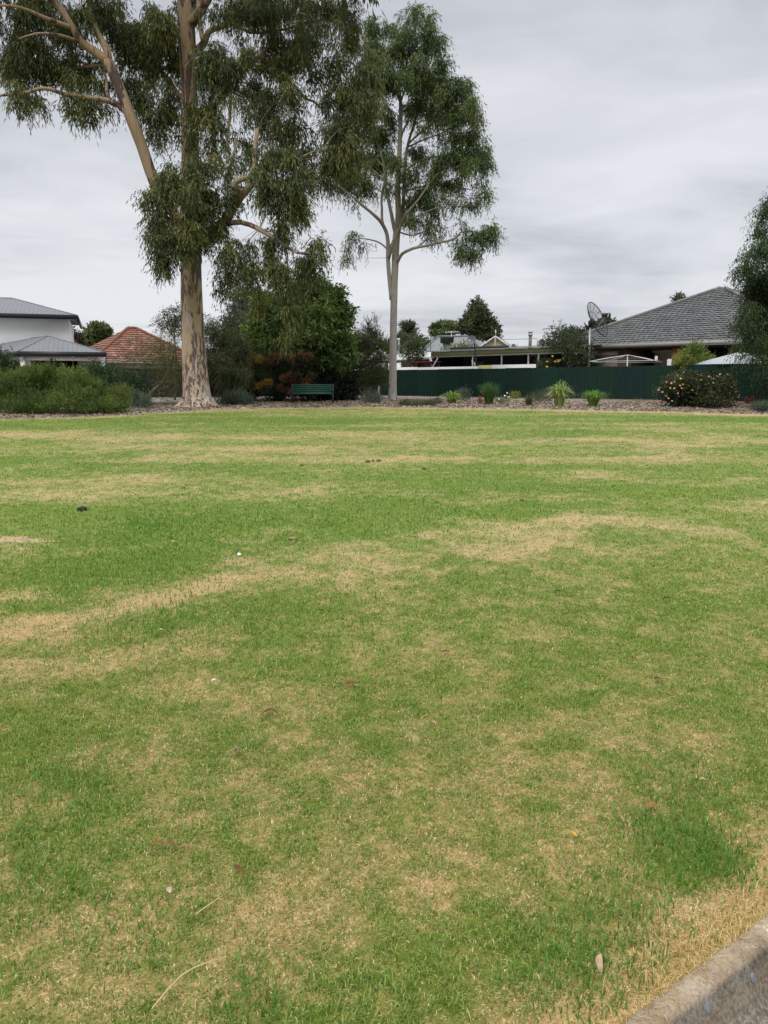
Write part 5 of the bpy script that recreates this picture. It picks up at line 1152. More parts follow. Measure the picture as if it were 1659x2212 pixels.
# ------------------------------------------------------------------ verandah of the house in the middle
VF = Frame((27.4, 27.4), -PI / 4)
A = lambda px, b=0: VF.a_at(px, b)
vh = thing('verandah_house', 'low flat roofed house with a dark open verandah behind the green fence', 'house', VF.P(A(1050), 2, .83))
zt = 3.60; a0, a1 = A(931), A(1262)
g = G(); VF.box(g, a0, a1, 0, .09, zt - .26, zt); g.build('fascia_beam', YGREEN, vh)
g = G(); VF.box(g, a0, a1, .02, .1, zt - .36, zt - .263); g.build('lower_beam', GREYP, vh)
g = G(); g.hexa([VF.P(a0 - .2, -.12, zt + .004), VF.P(a1, -.12, zt + .004), VF.P(a1, 5.5, zt + .40), VF.P(a0 - .2, 5.5, zt + .40), VF.P(a0 - .2, -.12, zt + .05), VF.P(a1, -.12, zt + .05), VF.P(a1, 5.5, zt + .45), VF.P(a0 - .2, 5.5, zt + .45)]); g.build('flat_roof', OLDROOF, vh)
g = G(); VF.box(g, A(973, 1.2), A(1098, 1.2), 1.2, 1.26, zt + .1, zt + .30); g.build('roof_flashing', CHAR, vh)
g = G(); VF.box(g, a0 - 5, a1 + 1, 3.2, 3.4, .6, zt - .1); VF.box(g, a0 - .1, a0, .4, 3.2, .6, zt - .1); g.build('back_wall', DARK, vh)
g = G(); VF.box(g, A(950, 3.1), A(1046, 3.1), 3.12, 3.19, .6, 2.6); g.build('wall_panel', simple('brown_lining', (0.05, 0.035, 0.028), 0.9, .3, 3), vh)
g = G(); VF.box(g, A(1030, 3.1), A(1046, 3.1), 3.08, 3.11, 1.9, 3.0); g.build('pale_panel', simple('pale_panel', (0.20, 0.20, 0.20), 0.5, .2, 3), vh)
g = G(); VF.box(g, A(1075, 3.1), A(1130, 3.1), 3.08, 3.11, 1.6, 2.72); g.build('grey_panel', simple('grey_panel', (0.06, 0.058, 0.055), 0.8, .3, 3), vh)
for px in (1021, 1083.5, 1141, 1163): g = G(); a_ = A(px); VF.box(g, a_ - .032, a_ + .032, .0, .07, .6, zt - .365); g.build('post', GREYP, vh)
g = G(); g.tube([VF.P(A(928), .02, zt - .3), VF.P(A(939), .05, 2.2)], [.07, .06], 6); g.build('brace_post', WPAINT, vh)
g = G(); a_ = A(1152, .5); cst = VF.P(a_, .5, at(1152, 779, VF.P(a_, .5, 0).y).z)
g.tube([cst + Vector((.22 * math.cos(t * PI / 8), 0, .3 * math.sin(t * PI / 8))) for t in range(17)], [.02] * 17, 5)
g.tube([cst + Vector((0, 0, -.3)), cst + Vector((.05, 0, -1.6))], [.03, .03], 5); o = g.build('wheel_frame', GREYP, None, True, loc=VF.P(a_, .5, 1)); tag(o, 'grey round wheel like frame on a stand inside the verandah right end', 'frame')
# boards along the top of the fence
for (p0, p1, y0, y1, mt, nm, lb_) in ((838, 899, 793.5, 806, WPAINT, 'board', 'left white board behind the fence top next to the pale trunk'), (902, 1033, 792.5, 806, WPAINT, 'board', 'long white board behind the fence top under the verandah'), (1062.5, 1156, 787.5, 806, WPAINT, 'board', 'right white board behind the fence top at the verandah end'), (1034, 1061.5, 789, 806, YELP, 'panel', 'yellowish cream panel between two white boards behind the fence')):
    f2 = Frame((25.85, 25.85), -PI / 4); q0, q1 = f2.a_at(p0), f2.a_at(p1); z1_ = at((p0 + p1) / 2, y0, f2.P((q0 + q1) / 2, 0, 0).y).z; g = G(); f2.box(g, q0, q1, 0, .12, .8, z1_); c_ = f2.P((q0 + q1) / 2, .06, .83)
    o = g.build(nm, mt, None, loc=c_); tag(o, lb_, 'board')
STK = simple('weathered_stake', (0.36, 0.33, 0.28), 0.8, .25, 6)
for (p0, y0, p1, y1, lb_) in ((1020, 777, 1021, 800, 'leaning grey stake beside the first verandah post'), (1024, 782, 1028.5, 800, 'short leaning grey stake left of the dish pole'), (1141, 780, 1141, 800, 'upright short grey stake over the right white board'), (946, 773, 938.5, 786, 'white stick leaning left by the maroon table')):
    Yq = 26.4 * 2 / (1 + (p0 - CX) / FPX / 1.02); a_, b_ = at(p0, y0, Yq), at(p1, y1, Yq); b_ = b_ + (b_ - a_).normalized() * 1.2 if p1 > 940 else b_ + (b_ - a_).normalized() * 1.0; g = G(); g.tube([b_, a_], [.045, .045], 4); o = g.build('stake', STK, None, loc=b_); tag(o, lb_, 'stake', 'stakes behind the fence')
# white shed and maroon table to the left of the verandah
SF = Frame((27.6, 27.6), -PI / 4); A = lambda px, b=0: SF.a_at(px, b)
sh_ = thing('shed', 'open shed with a white sloping roof behind the fence', 'shed', SF.P(A(870), 1.5, .83))
Yq = SF.P(A(870), 0, 0).y; z0_ = at(870, 778, Yq).z; z1_ = at(870, 760, SF.P(A(870), 3.2, 0).y).z; a0, a1 = A(810), A(927)
g = G(); g.hexa([SF.P(a0, 0, z0_), SF.P(a1, 0, z0_), SF.P(a1, 3.2, z1_), SF.P(a0, 3.2, z1_), SF.P(a0, 0, z0_ + .05), SF.P(a1, 0, z0_ + .05), SF.P(a1, 3.2, z1_ + .05), SF.P(a0, 3.2, z1_ + .05)]); ribs(g, SF.P(a0, 0, z0_ + .05), SF.P(a1, 0, z0_ + .05), SF.P(a0, 3.2, z1_ + .05), SF.P(a1, 3.2, z1_ + .05), .3); g.build('roof', WROOF, sh_)
g = G(); SF.box(g, a0, a1, .03, .12, z0_ - .16, z0_ - .01); g.build('front_beam', MAROON, sh_)
g = G(); SF.box(g, a0, a1, 2.6, 2.7, .6, z1_ - .1); g.build('back_wall', simple('shed_shadow_wall', (0.16, 0.15, 0.14), .9, .3, 2), sh_)  # shade under the roof put into this back wall's grey
for px in (836, 884, 922): g = G(); a_ = A(px, .05); SF.box(g, a_ - .05, a_ + .05, .03, .12, .6, z0_ - .162); g.build('post', MAROON, sh_)
g = G(); p_ = SF.P(A(861, 2), 2, 0); zz = at(861, 731, p_.y).z; g.lathe((p_.x, p_.y, z0_), [(.07, 0), (.07, zz - z0_ - .1), (.1, zz - z0_ - .09), (.1, zz - z0_)], 8); g.build('vent_pipe', WPAINT, sh_, True)
TF = Frame((26.6, 26.6), -PI / 4); A = lambda px: TF.a_at(px)
tb = thing('garden_table', 'maroon wooden table end showing above the fence left of the verandah', 'table', TF.P(A(920), 0, .83)); a0, a1 = A(895), A(944); zz = at(920, 781, TF.P(A(920), 0, 0).y).z
g = G(); TF.box(g, a0, a1, -.4, .4, zz - .08, zz); g.build('table_top', MAROON, tb)
for a_ in (a0 + .15, a1 - .15):
    for b_ in (-.3, .3): g = G(); TF.box(g, a_ - .06, a_ + .06, b_ - .06, b_ + .06, .7, zz - .082); g.build('leg', MAROON, tb)

# ------------------------------------------------------------------ grey gabled house behind
GF = Frame(tuple(at(1015, 760, 62.0).xy), math.radians(-14)); A = lambda px, b=0: GF.a_at(px, b)
gh = thing('gabled_house', 'house with a grey iron roof and cream timbered gable behind the verandah', 'house', GF.P(0, 4, .83))
zr = at(1070, 727, GF.P(A(1070), 0, 0).y).z; ga_ = A(1070); hw_ = 2.9; ze = zr - 1.95
g = G(); g.poly([GF.P(ga_ - hw_, 0, ze), GF.P(ga_ + hw_, 0, ze), GF.P(ga_, 0, zr)]); g.poly([GF.P(ga_ - hw_, .15, ze), GF.P(ga_, .15, zr), GF.P(ga_ + hw_, .15, ze)]); g.build('gable', CREAM, gh)
for (x0, z0, x1, z1, nm, mt) in ((-hw_, ze, 0, zr, 'barge_board', WPAINT), (hw_, ze, 0, zr, 'barge_board', WPAINT), (0, ze, 0, zr - .05, 'gable_batten', simple('batten', (0.38, 0.34, 0.27), .8, .1, 4)), (-1.1, ze + .55, -.02, ze + .1, 'gable_batten', None), (1.1, ze + .55, .02, ze + .1, 'gable_batten', None)):
    g = G(); a_ = GF.P(ga_ + x0, -.34, z0); b_ = GF.P(ga_ + x1, -.34, z1); g.tube([a_, b_], [.055, .055], 4); g.build(nm, mt or bpy.data.materials['batten'], gh)
g = G(); a_ = GF.P(ga_, -.06, zr - .1); g.lathe(a_, [(.04, 0), (.03, .35), (.055, .4), (.015, .6)], 6); g.build('finial', WPAINT, gh)
zr2 = at(1012, 724, GF.P(A(1012), 4, 0).y).z
g = G()
g.poly([GF.P(ga_ - hw_ - .2, -.3, ze - .12), GF.P(ga_, -.3, zr + .06), GF.P(ga_, 6, zr + .06), GF.P(ga_ - hw_ - .2, 6, ze - .12)])
g.poly([GF.P(ga_ + hw_ + .2, -.3, ze - .12), GF.P(ga_ + hw_ + .2, 6, ze - .12), GF.P(ga_, 6, zr + .06), GF.P(ga_, -.3, zr + .06)])
aW = A(878, 1.5); e0 = GF.P(aW, 1.5, zr2 - 2.5); e1 = GF.P(A(1064, 1.5), 1.5, zr2 - 2.5); t0 = GF.P(A(945, 5.5), 5.5, zr2); t1 = GF.P(A(1012, 5.5), 5.5, zr2); r1 = GF.P(A(1060, 5.5), 5.5, zr2 - .75)
g.poly([e0, e1, r1, t1, t0]); g.poly([e0, t0, GF.P(aW, 9.5, zr2 - 2.5)]); g.poly([t0, t1, GF.P(A(1100, 10), 10, zr2 - 2.5), GF.P(aW, 9.5, zr2 - 2.5)])
g.build('roof', OLDROOF, gh)
for a_, b_ in ((e0, t0), (t0, t1)): ridge(gh, a_ + Vector((0, 0, .03)), b_ + Vector((0, 0, .03)), OLDROOF, .09, step=2.0)
g = G(); GF.box(g, aW + .4, A(1060, 1.9), 1.9, 2.1, .7, zr2 - 2.5); g.build('wall', CREAM, gh)
g = G(); GF.box(g, ga_ - hw_ + .4, ga_ + hw_ - .4, .16, .36, .7, ze - .02); g.build('wall', CREAM, gh)
# evaporative cooler, aerials, dishes, units
Yq = 61.5; c0 = at(951, 741, Yq); c1_ = at(980, 728, Yq); ev = thing('roof_cooler', 'dark boxy evaporative cooler on the grey iron roof', 'cooler', (c0.x + .5, Yq, c0.z - .6))
g = G(); x0, x1, z0, z1 = c0.x, c1_.x, c0.z, c1_.z
g.hexa([(x0 + .05, Yq - .45, z0), (x1 - .05, Yq - .45, z0), (x1 - .05, Yq + .5, z0), (x0 + .05, Yq + .5, z0), (x0, Yq - .5, z1), (x1, Yq - .5, z1), (x1, Yq + .55, z1), (x0, Yq + .55, z1)])
for k in range(6): zz = z0 + (z1 - z0) * (k + .5) / 6.5; g.box((x0 + .08, Yq - .52, zz), (x1 - .08, Yq - .49, zz + .025))
g.build('louvre_box', simple('cooler_plastic', (0.04, 0.04, 0.038), .7, .2, 4), ev)
g = G(); g.hexa([(x0 + .3, Yq - .3, z0 - .9), (x1 - .3, Yq - .3, z0 - .9), (x1 - .3, Yq + .4, z0 - .9), (x0 + .3, Yq + .4, z0 - .9), (x0 + .22, Yq - .35, z0 - .002), (x1 - .22, Yq - .35, z0 - .002), (x1 - .22, Yq + .4, z0 - .002), (x0 + .22, Yq + .4, z0 - .002)]); g.build('duct', OLDROOF, ev)
def aerial(label, mast, boom, Y, n, mat, el=0.35, drop=1.0):
    a_, b_ = at(*mast[0], Y), at(*mast[1], Y) - Vector((0, 0, drop)); t = thing('tv_aerial', label, 'aerial', b_)
    g = G(); g.tube([b_, a_], [.03, .025], 5); g.build('mast', mat, t)
    p, q_ = at(*boom[0], Y), at(*boom[1], Y); g = G(); g.tube([p, q_], [.028, .028], 4); g.build('boom', mat, t)
    for k in range(n):
        c = p.lerp(q_, (k + .3) / n); g = G(); l_ = el * (1 - .3 * k / n); g.tube([c + Vector((.05, -l_, -.0)), c + Vector((-.05, l_, 0))], [.016, .016], 4); g.tube([c + Vector((0, 0, -l_ * .25)), c + Vector((0, 0, l_ * .3))], [.016, .016], 4); g.build('element', mat, t)
aerial('white tv aerial over the dark roof cooler', ((975, 715), (976, 735)), ((962, 718), (992, 717)), 63, 6, WPAINT, .35, 1.0)
aerial('thin tv aerial with a long boom above the yellow flowered shrub', ((1204.6, 708), (1204.6, 735)), ((1173, 710.6), (1230, 707.5)), 50, 9, METAL, .45, 1.6)
aerial('dark slim aerial at the left end of the grey iron roof', ((930, 726), (930, 758)), ((912, 731), (944, 730)), 60, 4, BLACK, .4, .8)
dsh = thing('satellite_dish', 'small solid grey satellite dish on a leaning black pole', 'satellite dish', at(1033, 792, 48.2) - Vector((0, 0, 1)))
g = G(); pA = at(1033, 792, 48.2) - Vector((0, 0, 1.0)); pB = at(1024.5, 737, 48.2); g.tube([pA, pB], [.05, .045], 6); g.build('pole', BLACK, dsh, True)
c = at(1018, 734.5, 48.0); ax = Vector((-.45, -.85, .35)).normalized(); g = G(); R_ = 10.4 * mpp(48.0)
pr = [(R_ * t, -.10 + .10 * t * t) for t in (0.02, .25, .5, .75, .95, 1.0)] + [(R_ * t, -.13 + .10 * t * t) for t in (1.0, .75, .5, .25, .02)]
g.lathe(c, pr, 22, ax); g.build('reflector', simple('dish_grey', (0.16, 0.17, 0.19), .5, .1, 4), dsh, True)
g = G(); g.tube([c - Vector((0, 0, R_ * .9)) + ax * .02, c + ax * .33 - Vector((0, 0, .15))], [.018, .018], 5); g.lathe(c + ax * .31 - Vector((0, 0, .14)), [(.05, 0), (.05, .09)], 8, -ax); g.build('feed_arm', WPAINT, dsh)

def acunit(label, p0, p1, y0, y1, Y, mark=True):
    a_, b_ = at(p0, y1, Y), at(p1, y0, Y); t = thing('air_conditioner', label, 'air conditioner', (a_.x, Y, a_.z)); W_ = b_.x - a_.x; H_ = b_.z - a_.z
    g = G(); g.box((a_.x, Y, a_.z), (b_.x, Y + .34, b_.z)); g.build('casing', WPAINT, t)
    c = Vector((a_.x + W_ * .36, Y - .004, a_.z + H_ * .5)); g = G()
    for k in range(4): r_ = H_ * (.12 + .08 * k); g.tube([c + Vector((r_ * math.cos(2 * PI * j / 20), -.01, r_ * math.sin(2 * PI * j / 20))) for j in range(21)], [.008] * 21, 4, cap=False)
    for j in range(8): g.tube([c + Vector((0, -.012, 0)), c + Vector((H_ * .38 * math.cos(PI * j / 4), -.012, H_ * .38 * math.sin(PI * j / 4)))], [.007, .007], 4)
    g.build('fan_grille', GREYP, t)
    g = G(); g.lathe(c + Vector((0, .001, 0)), [(H_ * .40, 0), (H_ * .40, .004)], 20, (0, -1, 0)); g.build('fan_shade_disc', simple('fan_shadow', (0.07, 0.07, 0.07), .7, .3, 8), t)  # flat dark disc, the fan opening's shade put into its colour
    if mark:
        g = G(); g.box((a_.x + W_ * .74, Y - .008, a_.z + H_ * .68), (a_.x + W_ * .92, Y - .002, a_.z + H_ * .8)); g.build('badge', simple('red_badge', (0.45, 0.06, 0.05), .5, .1, 8), t)
acunit('white air conditioner unit with a round fan grille on the flat roof', 1161.8, 1186, 730, 747.5, 48.5)
acunit('smaller white air conditioner unit left of the roof flue', 1104, 1119, 741, 752, 50.5, False)
Yq = 48.8; a_ = at(1145, 750, Yq); b_ = at(1145, 715.5, Yq); fl = thing('chimney_flue', 'tall metal flue with a cowl on the flat roof', 'flue', (a_.x, Yq, a_.z)); H_ = b_.z - a_.z; r_ = 3.6 * mpp(Yq)
g = G(); g.lathe(a_, [(r_ * 1.1, -.1), (r_ * .95, 0), (r_ * .95, H_ * .72)], 12); g.build('pipe', simple('rusty_flue', (0.16, 0.13, 0.12), .6, .4, 5), fl, True)
g = G(); g.lathe(a_ + Vector((0, 0, H_ * .72)), [(r_ * 1.25, 0.002), (r_ * 1.4, H_ * .08), (r_ * 1.1, H_ * .1), (r_ * 1.1, H_ * .19), (r_ * 1.35, H_ * .2), (r_ * 1.35, H_ * .26), (r_ * .3, H_ * .285)], 12); g.build('cowl', METAL, fl)

# big mesh dish
mmat, nt, out = nmat('dish_wire_mesh'); L = nt.links.new
p = N(nt, 'ShaderNodeBsdfPrincipled', Roughness=.5, Metallic=.3); p.inputs['Base Color'].default_value = (.025, .027, .03, 1)
tr = N(nt, 'ShaderNodeBsdfTransparent'); mx = N(nt, 'ShaderNodeMixShader'); mx.inputs[0].default_value = .33; L(tr.outputs[0], mx.inputs[1]); L(p.outputs[0], mx.inputs[2]); L(mx.outputs[0], out.inputs[0])
Yd = 44.3; c = at(1286.5, 692, Yd); md = thing('mesh_satellite_dish', 'big black wire mesh satellite dish beside the tiled roof', 'satellite dish', (at(1271, 800, Yd).x, Yd, .83))
ax = Vector((.72, -.56, .42)).normalized(); u = ax.cross(Vector((0, -1, .2))).normalized(); w_ = ax.cross(u).normalized(); R_ = 38.5 * mpp(Yd); dep = .27 * R_
def dp(t, a): return c + u * (R_ * t * math.cos(a)) + w_ * (R_ * t * math.sin(a)) + ax * (dep * (t * t - .5))
V = []; F = []; na_ = 48; nt_ = 6
for i in range(nt_ + 1):
    for k in range(na_): V.append(tuple(dp(.06 + .94 * i / nt_, 2 * PI * k / na_)))
for i in range(nt_):
    for k in range(na_): F.append([i * na_ + k, i * na_ + (k + 1) % na_, (i + 1) * na_ + (k + 1) % na_, (i + 1) * na_ + k])
mesh_np('mesh_panel', np.array(V), np.array(F), mmat, md, smooth=True)
for k in range(12):
    a_ = 2 * PI * k / 12; g = G(); g.tube([dp(.03 + .97 * i / 6, a_) - ax * .012 for i in range(7)], [.014] * 7, 4); g.build('rib', BLACK, md)
for t_, r_, nm in ((1.0, .024, 'rim'), (.55, .012, 'ring')): g = G(); g.tube([dp(t_, 2 * PI * k / 48) for k in range(49)], [r_] * 49, 5, cap=False); g.build(nm, BLACK, md, True)
fo = c + ax * (R_ * .74 - dep * .5)
for k in range(4): g = G(); g.tube([dp(.72, PI / 4 + k * PI / 2), fo + (dp(.1, PI / 4 + k * PI / 2) - dp(0, 0)) * .9], [.016, .013], 4); g.build('feed_strut', GREYP, md)
g = G(); g.lathe(fo - ax * .06, [(.05, -.12), (.16, -.1), (.15, .02), (.09, .12), (.05, .2)], 12, ax); g.build('feed_horn', BLACK, md, True)
hub = c - ax * dep * .5; po = Vector((at(1271, 800, Yd).x, Yd, .83)); top = Vector((po.x, Yd, at(1271, 703, Yd).z))
g = G(); g.tube([po, top], [.07, .07], 8); g.build('pole', METAL, md, True)
g = G(); g.tube([top - Vector((0, 0, .1)), top + Vector((0, 0, .2)), hub - ax * .12, hub + ax * .02], [.10, .12, .14, .2], 8); g.tube([top + Vector((-.1, 0, .1)), hub + u * R_ * .35 + ax * .0], [.035, .03], 5); g.tube([top + Vector((-.05, 0, -.2)), top + Vector((-.35, 0, .15))], [.04, .03], 5); g.build('mount', BLACK, md, True)

# clothes hoist
Yh = 43.0; hc = at(1355, 785, Yh); ho = thing('clothes_hoist', 'white rotary clothes hoist behind the green fence', 'clothes hoist', (hc.x, Yh, .83)); HST = simple('white_hoist_tube', (0.62, 0.63, 0.62), .4, .1, 5)
g = G(); g.tube([(hc.x, Yh, .83), (hc.x, Yh, at(1355, 766, Yh).z)], [.045, .035], 8); g.build('mast', METAL, ho, True)
hub = Vector((hc.x, Yh, at(1355, 767, Yh).z)); zr_ = at(1355, 781.5, Yh).z; Lr = 2.25; cor = []
for k in range(4):
    a_ = math.radians(17 + 90 * k); e = Vector((hc.x + Lr * math.cos(a_), Yh + Lr * math.sin(a_), zr_)); cor.append(e)
    g = G(); g.tube([hub, hub.lerp(e, .6) + Vector((0, 0, .02)), e], [.019, .018, .015], 6); g.build('arm', HST, ho, True)
for k in range(4): g = G(); g.tube([cor[k], cor[(k + 1) % 4]], [.013, .013], 5); g.build('edge_rail', HST, ho)
for f_ in (.45, .7):
    g = G()
    for k in range(4):
        a_, b_ = hub.lerp(cor[k], f_), hub.lerp(cor[(k + 1) % 4], f_); g.tube([a_, b_], [.006, .006], 4)
    g.build('line', GREYP, ho)
def cloth(label, c, w_, h_, dirv, seed):
    q = random.Random(seed); V = []; F = []; nx_, nz_ = 10, 8; d = Vector(dirv).normalized(); nn_ = Vector((-d.y, d.x, 0))
    for i in range(nz_ + 1):
        for j in range(nx_ + 1):
            t = i / nz_; V.append(tuple(c + d * (w_ * (j / nx_ - .5) * (1 - .12 * t)) + nn_ * (.05 * math.sin(j * 1.7 + seed) * (.3 + t)) - Vector((0, 0, h_ * t + .02 * math.sin(j * 1.1)))))
    for i in range(nz_):
        for j in range(nx_): a_ = i * (nx_ + 1) + j; F.append([a_, a_ + 1, a_ + nx_ + 2, a_ + nx_ + 1])
    o = mesh_np('laundry', np.array(V), F, WHT, None, smooth=True, loc=c); tag(o, label, 'laundry')
cloth('white towel hanging at the right end of the clothes hoist', at(1446, 775.5, 42.4), .22, .5, (1, -.2, 0), 1)
cloth('small white cloth pegged on the hoist arm left of the towel', at(1418, 769, 42.6), .14, .22, (1, .1, 0), 2)
# market umbrella
Yu = 37.2; uc = at(1600, 760, Yu); um = thing('garden_umbrella', 'white canvas garden umbrella just behind the green fence on the right', 'umbrella', (uc.x, Yu, .83))
zr_ = at(1490, 786.5, Yu).z - .03; g = G(); V = []; F = []; Ru = 2.35; n_ = 8; K = 6
V.append((uc.x, Yu, uc.z))
for i in range(1, K + 1):
    for k in range(n_ * 4):
        a_ = 2 * PI * k / (n_ * 4) + .1; t = i / K; sag = .05 * math.sin(PI * t) * (1 - abs(((k % 4) / 4) - .5) * 2 * 0) ; edge = Ru * t * (1 - .05 * math.sin(PI * (k % 4) / 4))
        V.append((uc.x + edge * math.cos(a_), Yu + edge * math.sin(a_), uc.z - (uc.z - zr_) * (t ** 1.05) - sag * (1 if k % 4 else 0) * .6))
m_ = n_ * 4
for k in range(m_): F.append([0, 1 + k, 1 + (k + 1) % m_])
for i in range(K - 1):
    for k in range(m_): F.append([1 + i * m_ + k, 1 + (i + 1) * m_ + k, 1 + (i + 1) * m_ + (k + 1) % m_, 1 + i * m_ + (k + 1) % m_])
mesh_np('canopy', np.array(V), F, simple('grey_white_canvas', (0.33, 0.35, 0.36), .9, .1, 3), um, smooth=True)
g = G(); g.tube([(uc.x, Yu, .83), (uc.x, Yu, uc.z + .08)], [.03, .025], 8); g.build('pole', METAL, um, True)

# ------------------------------------------------------------------ white two storey house at the left
WA = math.radians(19); lc = at(39, 760, 46.0)
WF = Frame((lc.x, lc.y), WA); A = lambda px, b=0: WF.a_at(px, b)
wh = thing('white_house', 'white rendered two storey house with grey steel hip roofs on the left', 'house', WF.P(2, 3, .83))
zE = at(39, 759, 46.0).z; aR_ = A(228)
zP = at(106, 726, WF.P(A(106, 3.0), 3.0, 0).y).z
ap = WF.P(A(106, 3.0), 3.0, zP); rl = WF.P(A(106, 3.0), 8.0, zP)
cL = WF.P(0, 0, zE); cR = WF.P(aR_, 0, zE)
lw = Vector((-math.cos(math.radians(18)), math.sin(math.radians(38)), 0)).normalized()      # receding left wing
wE = cL + lw * 9; rl2 = at(66, 731, ap.y + 1.0)
g = G(); g.poly([cL, cR, ap]); g.poly([cR, WF.P(aR_, 8, zE), rl, ap]); g.poly([cL, ap, rl2, rl2 + lw * 8, wE])
ribs(g, cL, cR, ap, ap, .25, .006, .02); rf = g.build('lower_roof', STEELROOF, wh)
for a_, b_ in ((cL, ap), (cR, ap), (ap, rl2)): ridge(wh, a_, b_, STEELROOF, .05, step=3)
g = G(); WF.box(g, -.05, aR_ + .05, -.12, .0, zE - .26, zE + .01); g.build('gutter', CHAR, wh)
g = G(); nl = Vector((lw.y, -lw.x, 0)); nl = nl if nl.y < 0 else -nl
c0_ = cL + nl * .0
def slab_(g, p, q_, th, z0, z1): g.hexa([p + Vector((0, 0, z0)), q_ + Vector((0, 0, z0)), q_ - nl * th + Vector((0, 0, z0)), p - nl * th + Vector((0, 0, z0)), p + Vector((0, 0, z1)), q_ + Vector((0, 0, z1)), q_ - nl * th + Vector((0, 0, z1)), p - nl * th + Vector((0, 0, z1))])
slab_(g, cL + nl * .05 + lw * .1, wE + nl * .05, .12, -.26, .01); g.build('gutter', CHAR, wh)
# front: white beam, piers, dark glazing
zb_ = zE - .28; zw = at(140, 779, WF.P(A(140, .3), .3, 0).y).z
g = G(); WF.box(g, 0.05, aR_ - .05, .3, .5, zw, zb_); WF.box(g, .05, A(64, .3), .3, .5, .7, zw); WF.box(g, A(215, .3), aR_ - .05, .3, .5, .7, zw); g.build('wall', WHITE, wh)
g = G(); WF.box(g, A(64, .3), A(170, .3), 2.0, 2.1, .7, zw + .1); gl = g.build('window', GLASS, wh)
for px in (64, 88, 131, 156, 169): g = G(); a_ = A(px, 1.95); WF.box(g, a_ - .035, a_ + .035, 1.92, 1.99, .7, zw + .1); g.build('window_frame', GREYP, gl)
g = G(); WF.box(g, A(170, 2) + .02, A(202, 2), 1.9, 2.1, .7, zw + .1); g.build('wall', simple('shaded_render', (0.55, 0.56, 0.56), .85, .06, 2), wh)  # white render greyed: the porch shade is put into this wall's colour
g = G(); WF.box(g, A(60, .5), A(216, .5), .5, 2.0, zw + .1, zw + .16); g.build('porch_ceiling', WHITE, wh)
g = G(); slab_(g, cL + lw * .35 + nl * -.3, wE - nl * .3, .15, -.62, -.27); slab_(g, cL + lw * 5.5 - nl * .3, wE - nl * .3, .15, .7 - zE, -.63); g.build('wing_wall', WHITE, wh)
g = G(); slab_(g, cL + lw * .5 - nl * 2.2, wE - nl * 2.2, .15, .7 - zE, -.3); g.build('wing_back_wall', simple('grey_render', (0.30, 0.31, 0.31), .85, .1, 2), wh)
g = G(); p_ = WF.P(.25, .15, 0); g.lathe((p_.x, p_.y, .7), [(.09, 0), (.09, zb_ - .7)], 10); g.build('downpipe', WPAINT, wh, True)
g = G(); a_ = A(110, .25); WF.box(g, a_ - .05, a_ + .05, .14, .29, zb_ - .2, zb_ - .08); g.build('security_lamp', BLACK, wh)
# upper storey
ub = 4.2; aU = A(151, ub + .5); uE = A(169, ub - .0); zU = at(169, 681, WF.P(uE, ub, 0).y).z
g = G(); WF.box(g, -16, aU, ub + .55, ub + 10, 2.5, zU - .12); g.build('upper_wall', WHITE, wh)
apx = A(36, ub + 4.6); zA = at(36, 644.5, WF.P(apx, ub + 4.6, 0).y).z
uL, uR = WF.P(-17, ub, zU), WF.P(uE, ub, zU); uA = WF.P(apx, ub + 4.6, zA); uA2 = WF.P(apx - 4, ub + 4.6, zA); uRb = WF.P(uE, ub + 9.2, zU)
g = G(); g.poly([uL, uR, uA, uA2]); g.poly([uR, uRb, uA]); g.poly([uRb, WF.P(-17, ub + 9.2, zU), uA2, uA]); ribs(g, uL, uR, uA2, uA, .25, .006, .02); g.build('upper_roof', STEELROOF, wh)
ridge(wh, uR, uA, STEELROOF, .05, step=3); ridge(wh, uA, uA2, STEELROOF, .05, step=3)
g = G(); WF.box(g, -17, uE + .1, ub - .12, ub, zU - .27, zU + .01); WF.box(g, uE, uE + .12, ub, ub + 9, zU - .27, zU + .01); g.build('upper_gutter', CHAR, wh)
g = G(); WF.box(g, -17, uE, ub, ub + .6, zU - .25, zU - .22); g.build('soffit', WHITE, wh)
# red tiled house
PALR = [(0.20, 0.083, 0.05), (0.24, 0.108, 0.068), (0.15, 0.06, 0.04), (0.27, 0.15, 0.10), (0.11, 0.05, 0.036)]
RF = Frame(tuple(at(285, 780, 58).xy), math.radians(34)); A = lambda px, b=0: RF.a_at(px, b)
rh = thing('tiled_house', 'cream house with an orange red tiled hip roof', 'house', RF.P(0, 4, .83))
zE = at(300, 783, 58).z + .05; a0, a1 = A(196), A(440); bA = 5.0
pL_, pR_ = RF.P(A(279, bA), bA, at(285, 708, RF.P(0, bA, 0).y).z), RF.P(A(297, bA), bA, at(285, 708, RF.P(0, bA, 0).y).z)
eL, eR = RF.P(a0, 0, zE), RF.P(a1, 0, zE); eLb, eRb = RF.P(a0, 11, zE), RF.P(a1, 11, zE)
tiled_roof('roof', [(eL, eR, pL_, pR_), (eLb, eL, pL_, pL_), (eR, eRb, pR_, pR_)], PALR, rh, course=.36, tile=.34, lift=.06)
RR = simple('red_ridge_tile', (0.21, 0.088, 0.053), .85, .35, 4)
for a_, b_ in ((eL, pL_), (eR, pR_), (pL_, pR_)): ridge(rh, a_ + Vector((0, 0, .05)), b_ + Vector((0, 0, .05)), RR, .13, step=.5)
